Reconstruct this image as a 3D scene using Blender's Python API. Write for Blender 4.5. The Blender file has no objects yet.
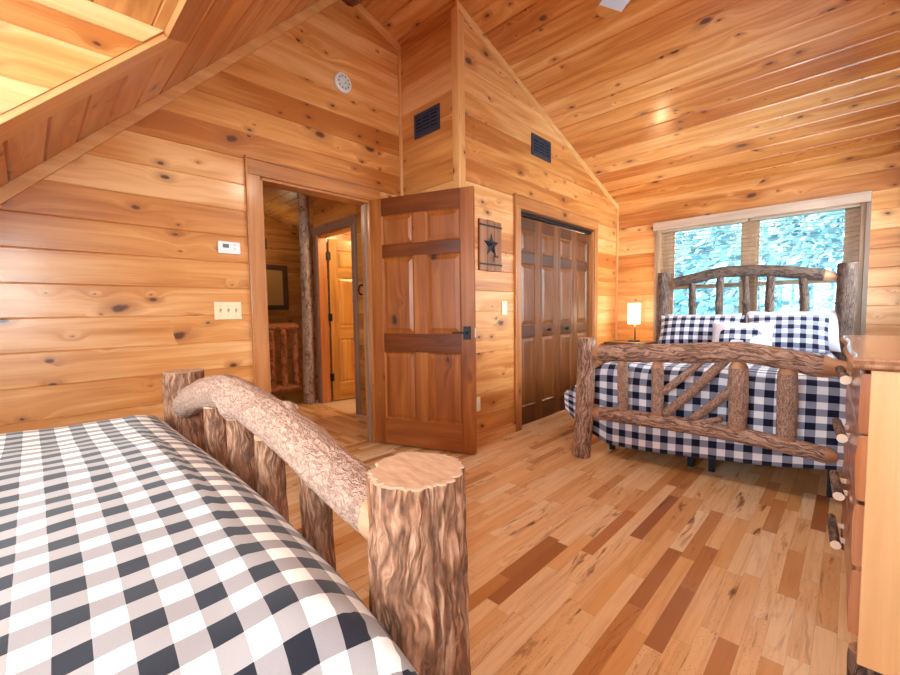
import bpy, bmesh, math, random
from mathutils import Vector, Matrix, noise
random.seed(7)
scene = bpy.context.scene
COL = scene.collection
PI = math.pi

# ------------------------------------------------------------------ colours / node helpers
def lin(h, a=1.0):
    h = h.lstrip('#')
    out = []
    for i in (0, 2, 4):
        c = int(h[i:i+2], 16) / 255
        out.append(c / 12.92 if c <= 0.04045 else ((c + 0.055) / 1.055) ** 2.4)
    return (out[0], out[1], out[2], a)

class NT:
    def __init__(s, name):
        s.mat = bpy.data.materials.new(name)
        s.mat.use_nodes = True
        s.t = s.mat.node_tree
        s.t.nodes.clear()
        s.out = s.t.nodes.new('ShaderNodeOutputMaterial')
    def set(s, sock, v):
        if isinstance(v, bpy.types.NodeSocket):
            s.t.links.new(v, sock)
        elif v is not None:
            sock.default_value = v
    def node(s, typ, **kw):
        n = s.t.nodes.new(typ)
        for k, v in kw.items():
            setattr(n, k, v)
        return n
    def m(s, op, a, b=None, c=None, clamp=False):
        n = s.node('ShaderNodeMath', operation=op, use_clamp=clamp)
        s.set(n.inputs[0], a)
        if b is not None: s.set(n.inputs[1], b)
        if c is not None: s.set(n.inputs[2], c)
        return n.outputs[0]
    def xyz(s, x, y, z=0.0):
        n = s.node('ShaderNodeCombineXYZ')
        s.set(n.inputs[0], x); s.set(n.inputs[1], y); s.set(n.inputs[2], z)
        return n.outputs[0]
    def uv(s):
        n = s.node('ShaderNodeTexCoord')
        p = s.node('ShaderNodeSeparateXYZ')
        s.t.links.new(n.outputs['UV'], p.inputs[0])
        return p.outputs[0], p.outputs[1]
    def noise(s, vec, scale=1.0, detail=3.0, rough=0.5, dist=0.0):
        n = s.node('ShaderNodeTexNoise')
        s.set(n.inputs['Vector'], vec)
        n.inputs['Scale'].default_value = scale
        n.inputs['Detail'].default_value = detail
        n.inputs['Roughness'].default_value = rough
        n.inputs['Distortion'].default_value = dist
        return n.outputs[0]
    def white(s, vec):
        n = s.node('ShaderNodeTexWhiteNoise', noise_dimensions='3D')
        s.set(n.inputs['Vector'], vec)
        return n.outputs['Value'], n.outputs['Color']
    def ramp(s, fac, stops, interp='LINEAR'):
        n = s.node('ShaderNodeValToRGB')
        n.color_ramp.interpolation = interp
        e = n.color_ramp.elements
        while len(e) < len(stops): e.new(0.5)
        for i, (p, c) in enumerate(stops):
            e[i].position = p
            e[i].color = lin(c) if isinstance(c, str) else (c, c, c, 1)
        s.set(n.inputs[0], fac)
        return n.outputs[0]
    def mix(s, fac, a, b, mode='MIX'):
        n = s.node('ShaderNodeMix', data_type='RGBA', blend_type=mode)
        s.set(n.inputs['Factor'], fac)
        s.set(n.inputs['A'], lin(a) if isinstance(a, str) else a)
        s.set(n.inputs['B'], lin(b) if isinstance(b, str) else b)
        return n.outputs['Result']
    def step(s, v, lo, hi):
        n = s.node('ShaderNodeMapRange', interpolation_type='SMOOTHSTEP')
        s.set(n.inputs[0], v)
        n.inputs[1].default_value = lo; n.inputs[2].default_value = hi
        return n.outputs[0]
    def bsdf(s, color, rough=0.5, height=None, bump=0.3, dist=0.01, metal=0.0, coat=0.0, coat_rough=0.1, spec=0.5, emit=None, estr=0.0, sheen=0.0, trans=0.0):
        b = s.node('ShaderNodeBsdfPrincipled')
        s.set(b.inputs['Base Color'], lin(color) if isinstance(color, str) else color)
        s.set(b.inputs['Roughness'], rough)
        b.inputs['Metallic'].default_value = metal
        b.inputs['Coat Weight'].default_value = coat
        b.inputs['Coat Roughness'].default_value = coat_rough
        b.inputs['Specular IOR Level'].default_value = spec
        b.inputs['Sheen Weight'].default_value = sheen
        b.inputs['Transmission Weight'].default_value = trans
        if emit:
            b.inputs['Emission Color'].default_value = lin(emit)
            b.inputs['Emission Strength'].default_value = estr
        if height is not None:
            bp = s.node('ShaderNodeBump')
            bp.inputs['Strength'].default_value = bump
            bp.inputs['Distance'].default_value = dist
            s.set(bp.inputs['Height'], height)
            s.t.links.new(bp.outputs[0], b.inputs['Normal'])
        s.t.links.new(b.outputs[0], s.out.inputs[0])
        return s.mat

def plain(name, color, rough=0.5, **kw):
    return NT(name).bsdf(color, rough, **kw)

# ------------------------------------------------------------------ materials
def wood(name, light, mid, dark, knot='52281a', board=None, length=3.2, knots=0.55, rough=0.38, coat=0.25,
         vary=0.5, grain=1.0, kscale=(2.3, 4.1)):
    t = NT(name)
    u, v = t.uv()
    if board:
        row = t.m('FLOOR', t.m('DIVIDE', v, board))
        r1, _ = t.white(t.xyz(row, 3.7, 0.0))
        seg = t.m('FLOOR', t.m('DIVIDE', t.m('ADD', u, t.m('MULTIPLY_ADD', r1, 9.0, 18.0)), length))
        r2, rc = t.white(t.xyz(row, seg, 5.1))
    else:
        row = 0.0
        r2 = 0.5
    uu = t.m('ADD', u, t.m('MULTIPLY', r2, 41.0))
    vv = t.m('ADD', v, t.m('MULTIPLY', r2, 17.0))
    zz = t.m('MULTIPLY', row, 2.37) if board else 0.0
    # knots: a coarse and a fine scatter
    wob = t.noise(t.xyz(t.m('MULTIPLY', uu, 9.0), t.m('MULTIPLY', vv, 16.0), zz), 1.0, 3.0)
    core = halo = bend = 0.0
    for (ks, hs, s0, s1, sh) in ((1.0, knots * 0.62, 0.03, 0.085, 0.0), (2.1, knots * 0.42, 0.03, 0.10, 5.3)):
        vo = t.node('ShaderNodeTexVoronoi', voronoi_dimensions='2D', feature='F1')
        kv = t.xyz(t.m('ADD', t.m('MULTIPLY', uu, kscale[0] * ks), t.m('MULTIPLY_ADD', wob, 0.16, sh)),
                   t.m('ADD', t.m('MULTIPLY', vv, kscale[1] * ks), t.m('MULTIPLY_ADD', wob, 0.12, sh)), 0.0)
        t.set(vo.inputs['Vector'], kv)
        vo.inputs['Scale'].default_value = 1.0
        d = vo.outputs['Distance']
        sep = t.node('ShaderNodeSeparateXYZ'); t.t.links.new(vo.outputs['Color'], sep.inputs[0])
        has = t.m('LESS_THAN', sep.outputs[0], hs)
        size = t.m('MULTIPLY_ADD', t.m('POWER', sep.outputs[1], 1.8), s1, s0)
        dn = t.m('DIVIDE', d, size)
        core = t.m('MAXIMUM', core, t.m('MULTIPLY', has, t.m('SUBTRACT', 1.0, t.step(dn, 0.45, 1.1))))
        halo = t.m('MAXIMUM', halo, t.m('MULTIPLY', has, t.m('SUBTRACT', 1.0, t.step(dn, 0.7, 3.4))))
        bend = t.m('ADD', bend, t.m('MULTIPLY', has, t.m('POWER', 2.718, t.m('MULTIPLY', d, -7.0))))
    # grain bends round the knots
    gv = t.m('ADD', t.m('MULTIPLY', vv, 24.0 * grain), t.m('MULTIPLY', bend, 3.0))
    g1 = t.noise(t.xyz(t.m('MULTIPLY', uu, 1.1), gv, zz), 1.0, 4.0, 0.6, 0.8)
    g2 = t.noise(t.xyz(t.m('MULTIPLY', uu, 0.7), t.m('MULTIPLY', gv, 0.22), zz), 1.0, 2.0, 0.5, 1.2)
    g3 = t.noise(t.xyz(t.m('MULTIPLY', uu, 5.0), t.m('MULTIPLY', vv, 260.0 * grain), zz), 1.0, 2.0)
    mixg = t.m('ADD', t.m('MULTIPLY', g1, 0.5), t.m('MULTIPLY', g2, 0.62))
    mixg = t.m('SUBTRACT', mixg, 0.05)
    if board:
        mixg = t.m('ADD', mixg, t.m('MULTIPLY', t.m('SUBTRACT', r2, 0.5), 0.42 * vary))
    col = t.ramp(mixg, [(0.30, light), (0.50, mid), (0.72, dark)])
    col = t.mix(t.m('MULTIPLY', t.step(g3, 0.45, 0.8), 0.22), col, dark)
    col = t.mix(t.m('MULTIPLY', halo, 0.5), col, t.mix(0.4, dark, knot))
    col = t.mix(t.m('MULTIPLY', core, 0.92), col, knot)
    return t.bsdf(col, rough, height=t.m('ADD', g1, t.m('MULTIPLY', g3, 0.6)), bump=0.10, dist=0.004, coat=coat, coat_rough=0.16)

PINE = wood('knotty_pine_boards', 'ecb780', 'd79452', 'b2682e', board=0.17, length=40.0, knots=0.58, vary=0.75, coat=0.3, rough=0.36)
PINE_CEIL = wood('knotty_pine_ceiling_boards', 'e8b278', 'd28d4c', 'ae622a', board=0.175, length=40.0, knots=0.62, vary=0.6, coat=0.45, rough=0.3)
PINE_TRIM = wood('pine_trim', 'e9bd88', 'dca468', 'c98a50', knots=0.25, coat=0.25)
CASING = wood('door_casing_wood', 'cf9058', 'b97640', '96582c', knots=0.22, coat=0.25)
ALDER = wood('stained_alder', 'bc7434', '9c5620', '743812', knot='3a1a0c', knots=0.12, coat=0.12, rough=0.42)
DOOR_LAMPLIT = wood('lamplit_door_wood', 'd8a656', 'c08c3e', '966426', knot='3a1a0c', knots=0.10, coat=0.12, rough=0.42)  # yellow of the warm room light put into the door colour
ALDER_RAIL = wood('stained_alder_dark_rail', '88481e', '6a3212', '4e220a', knot='3a1a0c', knots=0.10, coat=0.4, rough=0.32)
CLOSET = wood('stained_closet_alder', '94582a', '743f18', '562a0e', knot='3a1a0c', knots=0.08, coat=0.12, rough=0.42)
CLOSET_RAIL = wood('stained_closet_rail', '6a3a1c', '522a12', '3c1c0a', knot='3a1a0c', knots=0.08, coat=0.15, rough=0.4)
DRESSER = wood('dresser_side_wood', 'f4d0a0', 'eec08a', 'e2ac72', knots=0.0, coat=0.2)
SLAB = wood('dresser_slab_wood', 'c9885a', 'b06c40', '8a4c28', knots=0.2, coat=0.5, rough=0.28)
TOPW = wood('live_edge_top_wood', 'e0bca4', 'd0a48a', 'b48468', knots=0.15, coat=0.5, rough=0.25)
NIGHT = wood('nightstand_wood', '84522c', '6a3e20', '502c16', knots=0.1, coat=0.3)
PLAQUE = wood('plaque_barn_wood', 'b0764e', '945c38', '714025', knots=0.15, coat=0.0, rough=0.6)
HALLPINE = wood('hall_knotty_pine', 'd69c58', 'c0813e', '985a26', board=0.17, length=3.0, knots=0.5, coat=0.2)
BLINDW = wood('blind_slat_wood', 'cdb49c', 'bda088', 'a0846c', knots=0.0, coat=0.1)
VALANCE = wood('blind_valance_wood', 'cdb4a2', 'bfa492', 'aa8d7a', knots=0.0, coat=0.2)
SASH = wood('window_sash_wood', 'd0b090', 'c09a78', 'a4805e', knots=0.0, coat=0.1)
GREYPINE = wood('grey_casing_wood', 'a88d7c', '927666', '77604f', knots=0.25, coat=0.1)  # grey also stands in for the shade on the unlit hall casing

def floor_mat(name):
    t = NT(name)
    u, v = t.uv()
    w = 0.0575
    row = t.m('FLOOR', t.m('DIVIDE', v, w))
    fv = t.m('FRACT', t.m('DIVIDE', v, w))
    r1, _ = t.white(t.xyz(row, 1.7, 0.0))
    us = t.m('DIVIDE', t.m('ADD', u, t.m('MULTIPLY', r1, 23.0)), t.m('MULTIPLY_ADD', r1, 0.30, 0.34))
    seg = t.m('FLOOR', us)
    fu = t.m('FRACT', us)
    r2, rc = t.white(t.xyz(row, seg, 9.3))
    r3, _ = t.white(t.xyz(row, seg, 2.2))
    uu = t.m('ADD', u, t.m('MULTIPLY', r2, 53.0))
    vv = t.m('ADD', v, t.m('MULTIPLY', r3, 29.0))
    zz = t.m('MULTIPLY', row, 3.1)
    g1 = t.noise(t.xyz(t.m('MULTIPLY', uu, 1.6), t.m('MULTIPLY', vv, 26.0), zz), 1.0, 4.0, 0.6, 1.3)
    g2 = t.noise(t.xyz(t.m('MULTIPLY', uu, 2.2), t.m('MULTIPLY', vv, 15.0), zz), 1.0, 3.0, 0.55, 2.4)
    g3 = t.noise(t.xyz(t.m('MULTIPLY', uu, 9.0), t.m('MULTIPLY', vv, 300.0), zz), 1.0, 2.0)
    base = t.ramp(r2, [(0.0, 'fae4c2'), (0.38, 'f5d4a6'), (0.68, 'eec48c'), (0.88, 'dfac72'), (0.96, 'c48a54'), (1.0, 'a06840')])
    col = t.mix(t.m('MULTIPLY', t.step(g1, 0.42, 0.72), 0.55), base, t.mix(0.55, base, 'b0703c'))
    heart = t.m('MULTIPLY', t.step(g2, 0.55, 0.66), t.step(r3, 0.45, 0.75))
    col = t.mix(t.m('MULTIPLY', heart, 0.62), col, 'a0673a')
    streak = t.m('MULTIPLY', t.step(g2, 0.64, 0.72), t.step(r3, 0.62, 0.85))
    col = t.mix(t.m('MULTIPLY', streak, 0.75), col, '5a321c')
    col = t.mix(t.m('MULTIPLY', t.step(g3, 0.5, 0.8), 0.16), col, '8a5a30')
    # pin knots
    vo = t.node('ShaderNodeTexVoronoi', voronoi_dimensions='2D', feature='F1')
    t.set(vo.inputs['Vector'], t.xyz(t.m('MULTIPLY', uu, 14.0), t.m('MULTIPLY', vv, 22.0), zz))
    sep = t.node('ShaderNodeSeparateXYZ'); t.t.links.new(vo.outputs['Color'], sep.inputs[0])
    pk = t.m('MULTIPLY', t.m('LESS_THAN', sep.outputs[0], 0.22), t.m('SUBTRACT', 1.0, t.step(vo.outputs['Distance'], 0.06, 0.16)))
    pk = t.m('MULTIPLY', pk, t.step(r3, 0.5, 0.75))
    col = t.mix(t.m('MULTIPLY', pk, 0.9), col, '4a2a18')
    ev = t.m('MINIMUM', fv, t.m('SUBTRACT', 1.0, fv))
    eu = t.m('MULTIPLY', t.m('MINIMUM', fu, t.m('SUBTRACT', 1.0, fu)), 6.0)
    edge = t.m('MINIMUM', ev, eu)
    gap = t.m('SUBTRACT', 1.0, t.step(edge, 0.004, 0.018))
    col = t.mix(t.m('MULTIPLY', gap, 0.35), col, '7a4e2c')
    h = t.m('ADD', t.step(edge, 0.0, 0.03), t.m('MULTIPLY', g3, 0.12))
    return t.bsdf(col, 0.34, height=h, bump=0.12, dist=0.003, coat=0.35, coat_rough=0.2)
FLOOR = floor_mat('hickory_strip_floor')

def bark_mat(name, ridge, mid, furrow, su=7.0, sv=44.0, bump=0.9, patch='c08a62', patchamt=0.35, width=0.32, fine=0.5):
    t = NT(name)
    u, v = t.uv()
    wob = t.noise(t.xyz(t.m('MULTIPLY', u, 12.0), t.m('MULTIPLY', v, 18.0), 3.0), 1.0, 2.0)
    vv = t.m('ADD', t.m('MULTIPLY', v, sv), t.m('MULTIPLY', wob, 2.6))
    n1 = t.noise(t.xyz(t.m('MULTIPLY', u, su), vv, 0.0), 1.0, 2.0, 0.55)
    n4 = t.noise(t.xyz(t.m('MULTIPLY', u, su * 2.3), t.m('MULTIPLY', vv, 1.7), 9.0), 1.0, 2.0, 0.55)
    ra = t.m('ABSOLUTE', t.m('MULTIPLY_ADD', n1, 4.0, -2.0))
    rb = t.m('ABSOLUTE', t.m('MULTIPLY_ADD', n4, 4.0, -2.0))
    pl = t.m('MULTIPLY', t.step(ra, 0.0, width), t.m('MULTIPLY_ADD', t.step(rb, 0.0, width), 0.5, 0.5))
    n2 = t.noise(t.xyz(t.m('MULTIPLY', u, 60.0), t.m('MULTIPLY', v, 130.0)), 1.0, 3.0, 0.65)
    h = t.m('ADD', t.m('MULTIPLY', pl, 1.0 - fine * 0.6), t.m('MULTIPLY', n2, fine))
    col = t.ramp(h, [(0.15, furrow), (0.55, mid), (0.98, ridge)])
    n3 = t.noise(t.xyz(t.m('MULTIPLY', u, 6.0), t.m('MULTIPLY', v, 14.0), 7.0), 1.0, 4.0, 0.6)
    col = t.mix(t.m('MULTIPLY', t.step(n3, 0.48, 0.68), patchamt), col, patch)
    return t.bsdf(col, 0.75, height=h, bump=bump, dist=0.006, spec=0.3)
BARK_POST = bark_mat('bark_reddish_post', 'ac8066', '865a42', '452a1e', su=8.0, sv=56.0, patch='985c36', patchamt=0.5, fine=0.6, bump=0.8, width=0.45)
BARK_RAIL = bark_mat('bark_pale_grey_rail', 'bc9c8a', '9c7868', '6c5046', su=40.0, sv=70.0, patch='b4907a', bump=0.9, patchamt=0.5, fine=0.95)
BARK_FAR = bark_mat('bark_furrowed_brown', 'c8a898', 'a07e6e', '4a342c', su=5.0, sv=38.0, patch='bc8e78', patchamt=0.3)
BARK_SLAT = bark_mat('bark_rough_brown', 'c4a698', 'a08274', '5c443a', su=26.0, sv=60.0, patch='bc8e78', patchamt=0.3, fine=0.7)
BARK_DARK = bark_mat('bark_dark_headboard', '8a7268', '66524a', '3a2c28', su=7.0, sv=48.0, patch='6a5044', patchamt=0.3)
BARK_GREY = bark_mat('peeled_grey_log', 'b8aaa2', '9a8478', '6c5448', su=1.5, sv=14.0, bump=0.2, patch='8a6448', width=0.2)
BARK_RED = bark_mat('peeled_red_log', 'a8704c', '8a5436', '5c3420', su=2.0, sv=16.0, bump=0.25, patch='7a4428', width=0.2)

def cut_mat():
    t = NT('sawn_log_end')
    u, v = t.uv()
    n1 = t.noise(t.xyz(t.m('MULTIPLY', u, 24.0), t.m('MULTIPLY', v, 90.0)), 1.0, 4.0, 0.6)
    n2 = t.noise(t.xyz(t.m('MULTIPLY', u, 14.0), t.m('MULTIPLY', v, 14.0), 3.0), 1.0, 3.0)
    col = t.ramp(n1, [(0.3, 'cba486'), (0.55, 'b68c6e'), (0.75, '98705a')])
    col = t.mix(t.m('MULTIPLY', t.step(n2, 0.5, 0.75), 0.4), col, 'b8845c')
    return t.bsdf(col, 0.7, height=n1, bump=0.3, dist=0.003)
CUT = cut_mat()
PEELED = plain('pale_cut_stick_end', 'f2dac4', 0.6)
RIMW = plain('pale_sapwood_rim', 'b8937a', 0.7)
TENON = wood('peeled_tenon_wood', 'd2a888', 'bc8c6a', '9a6c4c', knots=0.0, coat=0.0, rough=0.6)

def gingham(name, black, grey, white, period, grey2=None, su=0.0):
    t = NT(name)
    u, v = t.uv()
    a = t.m('LESS_THAN', t.m('FRACT', t.m('DIVIDE', t.m('ADD', u, su), period)), 0.5)
    b = t.m('LESS_THAN', t.m('FRACT', t.m('DIVIDE', v, period)), 0.5)
    both = t.m('MULTIPLY', a, b)
    one = t.m('SUBTRACT', t.m('ADD', a, b), both)
    g = t.mix(a, grey2 or grey, grey)
    col = t.mix(one, white, g)
    col = t.mix(both, col, black)
    wv = t.noise(t.xyz(t.m('MULTIPLY', u, 500.0), t.m('MULTIPLY', v, 500.0)), 1.0, 1.0)
    wr = t.noise(t.xyz(t.m('MULTIPLY', u, 7.0), t.m('MULTIPLY', v, 7.0)), 1.0, 2.0)
    return t.bsdf(col, 0.9, height=t.m('ADD', t.m('MULTIPLY', wv, 0.12), wr), bump=0.25, dist=0.008, spec=0.2, sheen=0.15)
GING_NEAR = gingham('buffalo_check_near', '23232e', '989092', 'eeeae8', 0.0640, 'a29b9c', su=0.0)
GING_FAR = gingham('buffalo_check_far', '14182e', '8c90aa', 'f0f0f8', 0.0945)
GING_PIL = gingham('buffalo_check_pillow', '14182e', '8c90aa', 'f0f0f8', 0.086)
WHITE_CLOTH = plain('white_cotton', 'dad6e2', 0.9, spec=0.2, sheen=0.2)
BLACK = plain('black_iron', '17171c', 0.45, metal=0.3)
NAVYBLACK = plain('dark_grille_metal', '363c54', 0.4, metal=0.3)
VENT_SHADE = plain('vent_shade_black', '0a0a0c', 0.9)
STARM = plain('dark_star_metal', '2a2f3c', 0.42, metal=0.5)
WHITE = plain('white_plastic', 'eff1f4', 0.4)
WHITE2 = plain('white_plastic_recess', 'd3dbe2', 0.5)
ALMOND = plain('almond_plastic', 'efdfba', 0.4)
ALMOND_D = plain('almond_toggle', 'cbb88c', 0.45)
LCD = plain('grey_green_display', '6d7a72', 0.25)
TILE = plain('white_bath_tile', 'e4dccb', 0.35)
BLADE = plain('pale_grey_fan_blade', 'b6c2dc', 0.25, coat=0.4)
BLADEW = wood('fan_blade_edge_wood', 'd09a60', 'bc8048', '9c6434', knots=0.0)
BRONZE = plain('bronze_metal', '2c2220', 0.5, metal=0.4)
PICT = plain('picture_reflection_tan', 'c89858', 0.2, coat=0.6, coat_rough=0.1)  # wood tan paints in the warm reflection on the picture glass
PICFRAME = wood('dark_picture_frame_wood', '70503a', '5a3c2a', '40281c', knots=0.0)
CORD = plain('white_blind_cord', 'd8d0c8', 0.6)
CONCEAL = plain('dark_frame_metal', '181c2c', 0.4, metal=0.5)

def glass_mat():
    t = NT('window_glass')
    fr = t.node('ShaderNodeFresnel'); fr.inputs[0].default_value = 1.45
    tr = t.node('ShaderNodeBsdfTransparent'); tr.inputs[0].default_value = (0.93, 0.98, 0.98, 1)
    gl = t.node('ShaderNodeBsdfGlossy'); gl.inputs['Roughness'].default_value = 0.02
    mx = t.node('ShaderNodeMixShader')
    t.t.links.new(fr.outputs[0], mx.inputs[0]); t.t.links.new(tr.outputs[0], mx.inputs[1]); t.t.links.new(gl.outputs[0], mx.inputs[2])
    t.t.links.new(mx.outputs[0], t.out.inputs[0])
    return t.mat
GLASS = glass_mat()
def shade_mat():
    t = NT('lit_linen_lamp_shade')
    return t.bsdf('fff6e0', 0.8, emit='ffecc4', estr=3.2)
SHADE = shade_mat()
def leaf_mat(name, a, b):
    t = NT(name)
    oi = t.node('ShaderNodeTexCoord')
    n = t.noise(oi.outputs['Object'], 1.4, 3.0)
    col = t.ramp(n, [(0.3, a), (0.7, b)])
    return t.bsdf(col, 0.6)
LEAF1 = leaf_mat('leaves_blue_green', '1c4450', '4c808c')
LEAF2 = leaf_mat('leaves_mid_green', '18404a', '40727e')
TRUNK = bark_mat('tree_trunk_bark', '7e7a78', '5a5452', '383230')
GRASS = plain('pale_ground', '4a808c', 0.9)

# ------------------------------------------------------------------ mesh builder
class MB:
    def __init__(s):
        s.v = []; s.f = []; s.uv = []; s.m = []; s.sm = []
        s.off = (random.uniform(0, 20), random.uniform(0, 20))
    def face(s, pts, uv=None, m=0, sm=False, grain=None):
        pts = [Vector(p) for p in pts]
        i = len(s.v)
        s.v += pts
        s.f.append(tuple(range(i, i + len(pts))))
        if uv is None:
            n = Vector((0, 0, 0))
            for k in range(len(pts)):
                a, b = pts[k], pts[(k + 1) % len(pts)]
                n += a.cross(b)
            n = n.normalized() if n.length > 1e-12 else Vector((0, 0, 1))
            g = Vector(grain or (1, 0, 0)).normalized()
            if abs(n.dot(g)) > 0.8:
                g2 = Vector((0, 0, 1)) if abs(g.z) < 0.8 else Vector((1, 0, 0))
                h = n.cross(g2).normalized()
                uv = [(p.dot(g2) * 0.3 + s.off[0], p.dot(h) + s.off[1]) for p in pts]
            else:
                h = n.cross(g).normalized()
                uv = [(p.dot(g) + s.off[0], p.dot(h) + s.off[1]) for p in pts]
        s.uv.append(uv); s.m.append(m); s.sm.append(sm)
    def box(s, a, b, grain=(1, 0, 0), m=0, T=None):
        x0, y0, z0 = a; x1, y1, z1 = b
        c = [Vector((x, y, z)) for z in (z0, z1) for y in (y0, y1) for x in (x0, x1)]
        g = Vector(grain)
        if T is not None:
            c = [T @ p for p in c]
            g = (T.to_3x3() @ g)
        for q in ((0, 2, 3, 1), (4, 5, 7, 6), (0, 1, 5, 4), (2, 6, 7, 3), (0, 4, 6, 2), (1, 3, 7, 5)):
            s.face([c[k] for k in q], m=m, grain=g)
    def prism(s, poly, d, grain=(1, 0, 0), m=0):
        # extrude a planar 3D polygon by vector d
        d = Vector(d); poly = [Vector(p) for p in poly]
        s.face(poly[::-1], m=m, grain=grain)
        s.face([p + d for p in poly], m=m, grain=grain)
        for k in range(len(poly)):
            a, b = poly[k], poly[(k + 1) % len(poly)]
            s.face([a, b, b + d, a + d], m=m, grain=grain)
    def grid(s, P, uvs, m=0, sm=True, closed=False):
        # P[i][j] points, uvs[i][j]
        n = len(P); k = len(P[0])
        base = len(s.v)
        for r in P: s.v += [Vector(p) for p in r]
        for i in range(n - 1):
            for j in range(k - 1):
                s.f.append((base + i * k + j, base + i * k + j + 1, base + (i + 1) * k + j + 1, base + (i + 1) * k + j))
                s.uv.append([uvs[i][j], uvs[i][j + 1], uvs[i + 1][j + 1], uvs[i + 1][j]])
                s.m.append(m); s.sm.append(sm)
    def lathe(s, prof, c, n=32, m=0, axis='z', sm=True):
        # prof: (r, h) list
        P = []; U = []
        for r, h in prof:
            row = []; ur = []
            for j in range(n + 1):
                a = 2 * PI * j / n
                if axis == 'z': p = (c[0] + r * math.cos(a), c[1] + r * math.sin(a), c[2] + h)
                elif axis == 'x': p = (c[0] + h, c[1] + r * math.cos(a), c[2] + r * math.sin(a))
                else: p = (c[0] + r * math.cos(a), c[1] + h, c[2] - r * math.sin(a))
                row.append(p); ur.append((h + r * 0.2, a * max(r, 0.02)))
            P.append(row); U.append(ur)
        s.grid([r[::-1] for r in P], [r[::-1] for r in U], m, sm)
    def build(s, name, mats, parent=None, loc=None, bevel=0.0, kind=None, merge=True, solid=0.0, subd=0):
        me = bpy.data.meshes.new(name)
        o = bpy.data.objects.new(name, me)
        org = Vector((0, 0, 0))
        if parent is not None:
            r = parent
            while r.parent is not None: r = r.parent
            org = Vector(r.location)
        elif loc == 'auto' or loc is None:
            xs = [p.x for p in s.v]; ys = [p.y for p in s.v]; zs = [p.z for p in s.v]
            org = Vector(((min(xs) + max(xs)) / 2, (min(ys) + max(ys)) / 2, min(zs)))
        else:
            org = Vector(loc)
        me.from_pydata([p - org for p in s.v], [], s.f)
        ul = me.uv_layers.new(name='UVMap')
        k = 0
        for fi, uvs in enumerate(s.uv):
            for c in uvs:
                ul.data[k].uv = c; k += 1
        for m in (mats if isinstance(mats, (list, tuple)) else [mats]): me.materials.append(m)
        for fi, p in enumerate(me.polygons):
            p.material_index = s.m[fi]; p.use_smooth = s.sm[fi]
        if merge:
            bm = bmesh.new(); bm.from_mesh(me)
            bmesh.ops.remove_doubles(bm, verts=bm.verts, dist=1e-5)
            bm.to_mesh(me); bm.free()
        me.update()
        COL.objects.link(o)
        if parent is not None: o.parent = parent
        else: o.location = org
        if bevel > 0:
            b = o.modifiers.new('bevel', 'BEVEL'); b.width = bevel; b.segments = 2; b.limit_method = 'ANGLE'
        if solid:
            b = o.modifiers.new('solid', 'SOLIDIFY'); b.thickness = solid; b.offset = -1
        if subd:
            b = o.modifiers.new('sub', 'SUBSURF'); b.levels = subd; b.render_levels = subd
        if kind: o['kind'] = kind
        return o

def thing(name, loc, label=None, cat=None, group=None, kind=None):
    o = bpy.data.objects.new(name, None)
    o.empty_display_size = 0.1
    COL.objects.link(o)
    o.location = loc
    return tag(o, label, cat, group, kind)
def tag(o, label=None, cat=None, group=None, kind=None):
    if label: o['label'] = label
    if cat: o['category'] = cat
    if group: o['group'] = group
    if kind: o['kind'] = kind
    return o

# boarded surface: planar convex polygons with real V grooves between the boards
def boarded(name, polys, along, across, normal, w, mat, thick=0.1, kind='structure', v0=0.0, groove=0.005, depth=0.005, parent=None):
    along = Vector(along).normalized(); across = Vector(across).normalized(); normal = Vector(normal).normalized()
    bm = bmesh.new()
    for poly in polys:
        bm.faces.new([bm.verts.new(p) for p in poly])
    vs = [v.co.dot(across) for v in bm.verts]
    lo, hi = min(vs), max(vs)
    k0 = math.ceil((lo - v0) / w); k1 = math.floor((hi - v0) / w)
    for k in range(k0, k1 + 1):
        for dv in (-groove, 0.0, groove):
            lv = v0 + k * w + dv
            if lv <= lo + 1e-4 or lv >= hi - 1e-4: continue
            bmesh.ops.bisect_plane(bm, geom=bm.verts[:] + bm.edges[:] + bm.faces[:], dist=1e-6, plane_co=across * lv, plane_no=across)
    for v in bm.verts:
        q = (v.co.dot(across) - v0) / w
        if abs(q - round(q)) * w < 1e-4 and lo + 1e-4 < v.co.dot(across) < hi - 1e-4:
            v.co -= normal * depth
    mb = MB()
    for f in bm.faces:
        pts = [v.co.copy() for v in f.verts]
        n = Vector((0, 0, 0))
        for i in range(len(pts)): n += pts[i].cross(pts[(i + 1) % len(pts)])
        if n.dot(normal) < 0: pts.reverse()
        mb.face(pts, [(p.dot(along), p.dot(across) - v0) for p in pts])
    bm.free()
    for poly in polys:
        pts = [Vector(p) for p in poly]
        n = Vector((0, 0, 0))
        for i in range(len(pts)): n += pts[i].cross(pts[(i + 1) % len(pts)])
        if n.dot(normal) < 0: pts.reverse()
        back = [p - normal * thick for p in pts]
        mb.face(back[::-1], [(p.dot(along), p.dot(across)) for p in back[::-1]])
        for i in range(len(pts)):
            a, b = pts[i], pts[(i + 1) % len(pts)]
            mb.face([b, a, a - normal * thick, b - normal * thick], grain=along)
    return mb.build(name, mat, parent=parent, kind=kind, merge=False)

# ------------------------------------------------------------------ logs
def catmull(pts, n):
    P = [Vector(p) for p in pts]
    if len(P) == 2:
        return [P[0].lerp(P[1], i / n) for i in range(n + 1)]
    out = []
    segs = len(P) - 1
    for i in range(n + 1):
        t = i / n * segs
        k = min(int(t), segs - 1); f = t - k
        p1, p2 = P[k], P[k + 1]
        p0 = P[k - 1] if k > 0 else p1 * 2 - p2
        p3 = P[k + 2] if k + 2 <= segs else p2 * 2 - p1
        out.append(0.5 * ((2 * p1) + (p2 - p0) * f + (2 * p0 - 5 * p1 + 4 * p2 - p3) * f * f + (3 * p1 - p0 - 3 * p2 + p3) * f ** 3))
    return out

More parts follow.
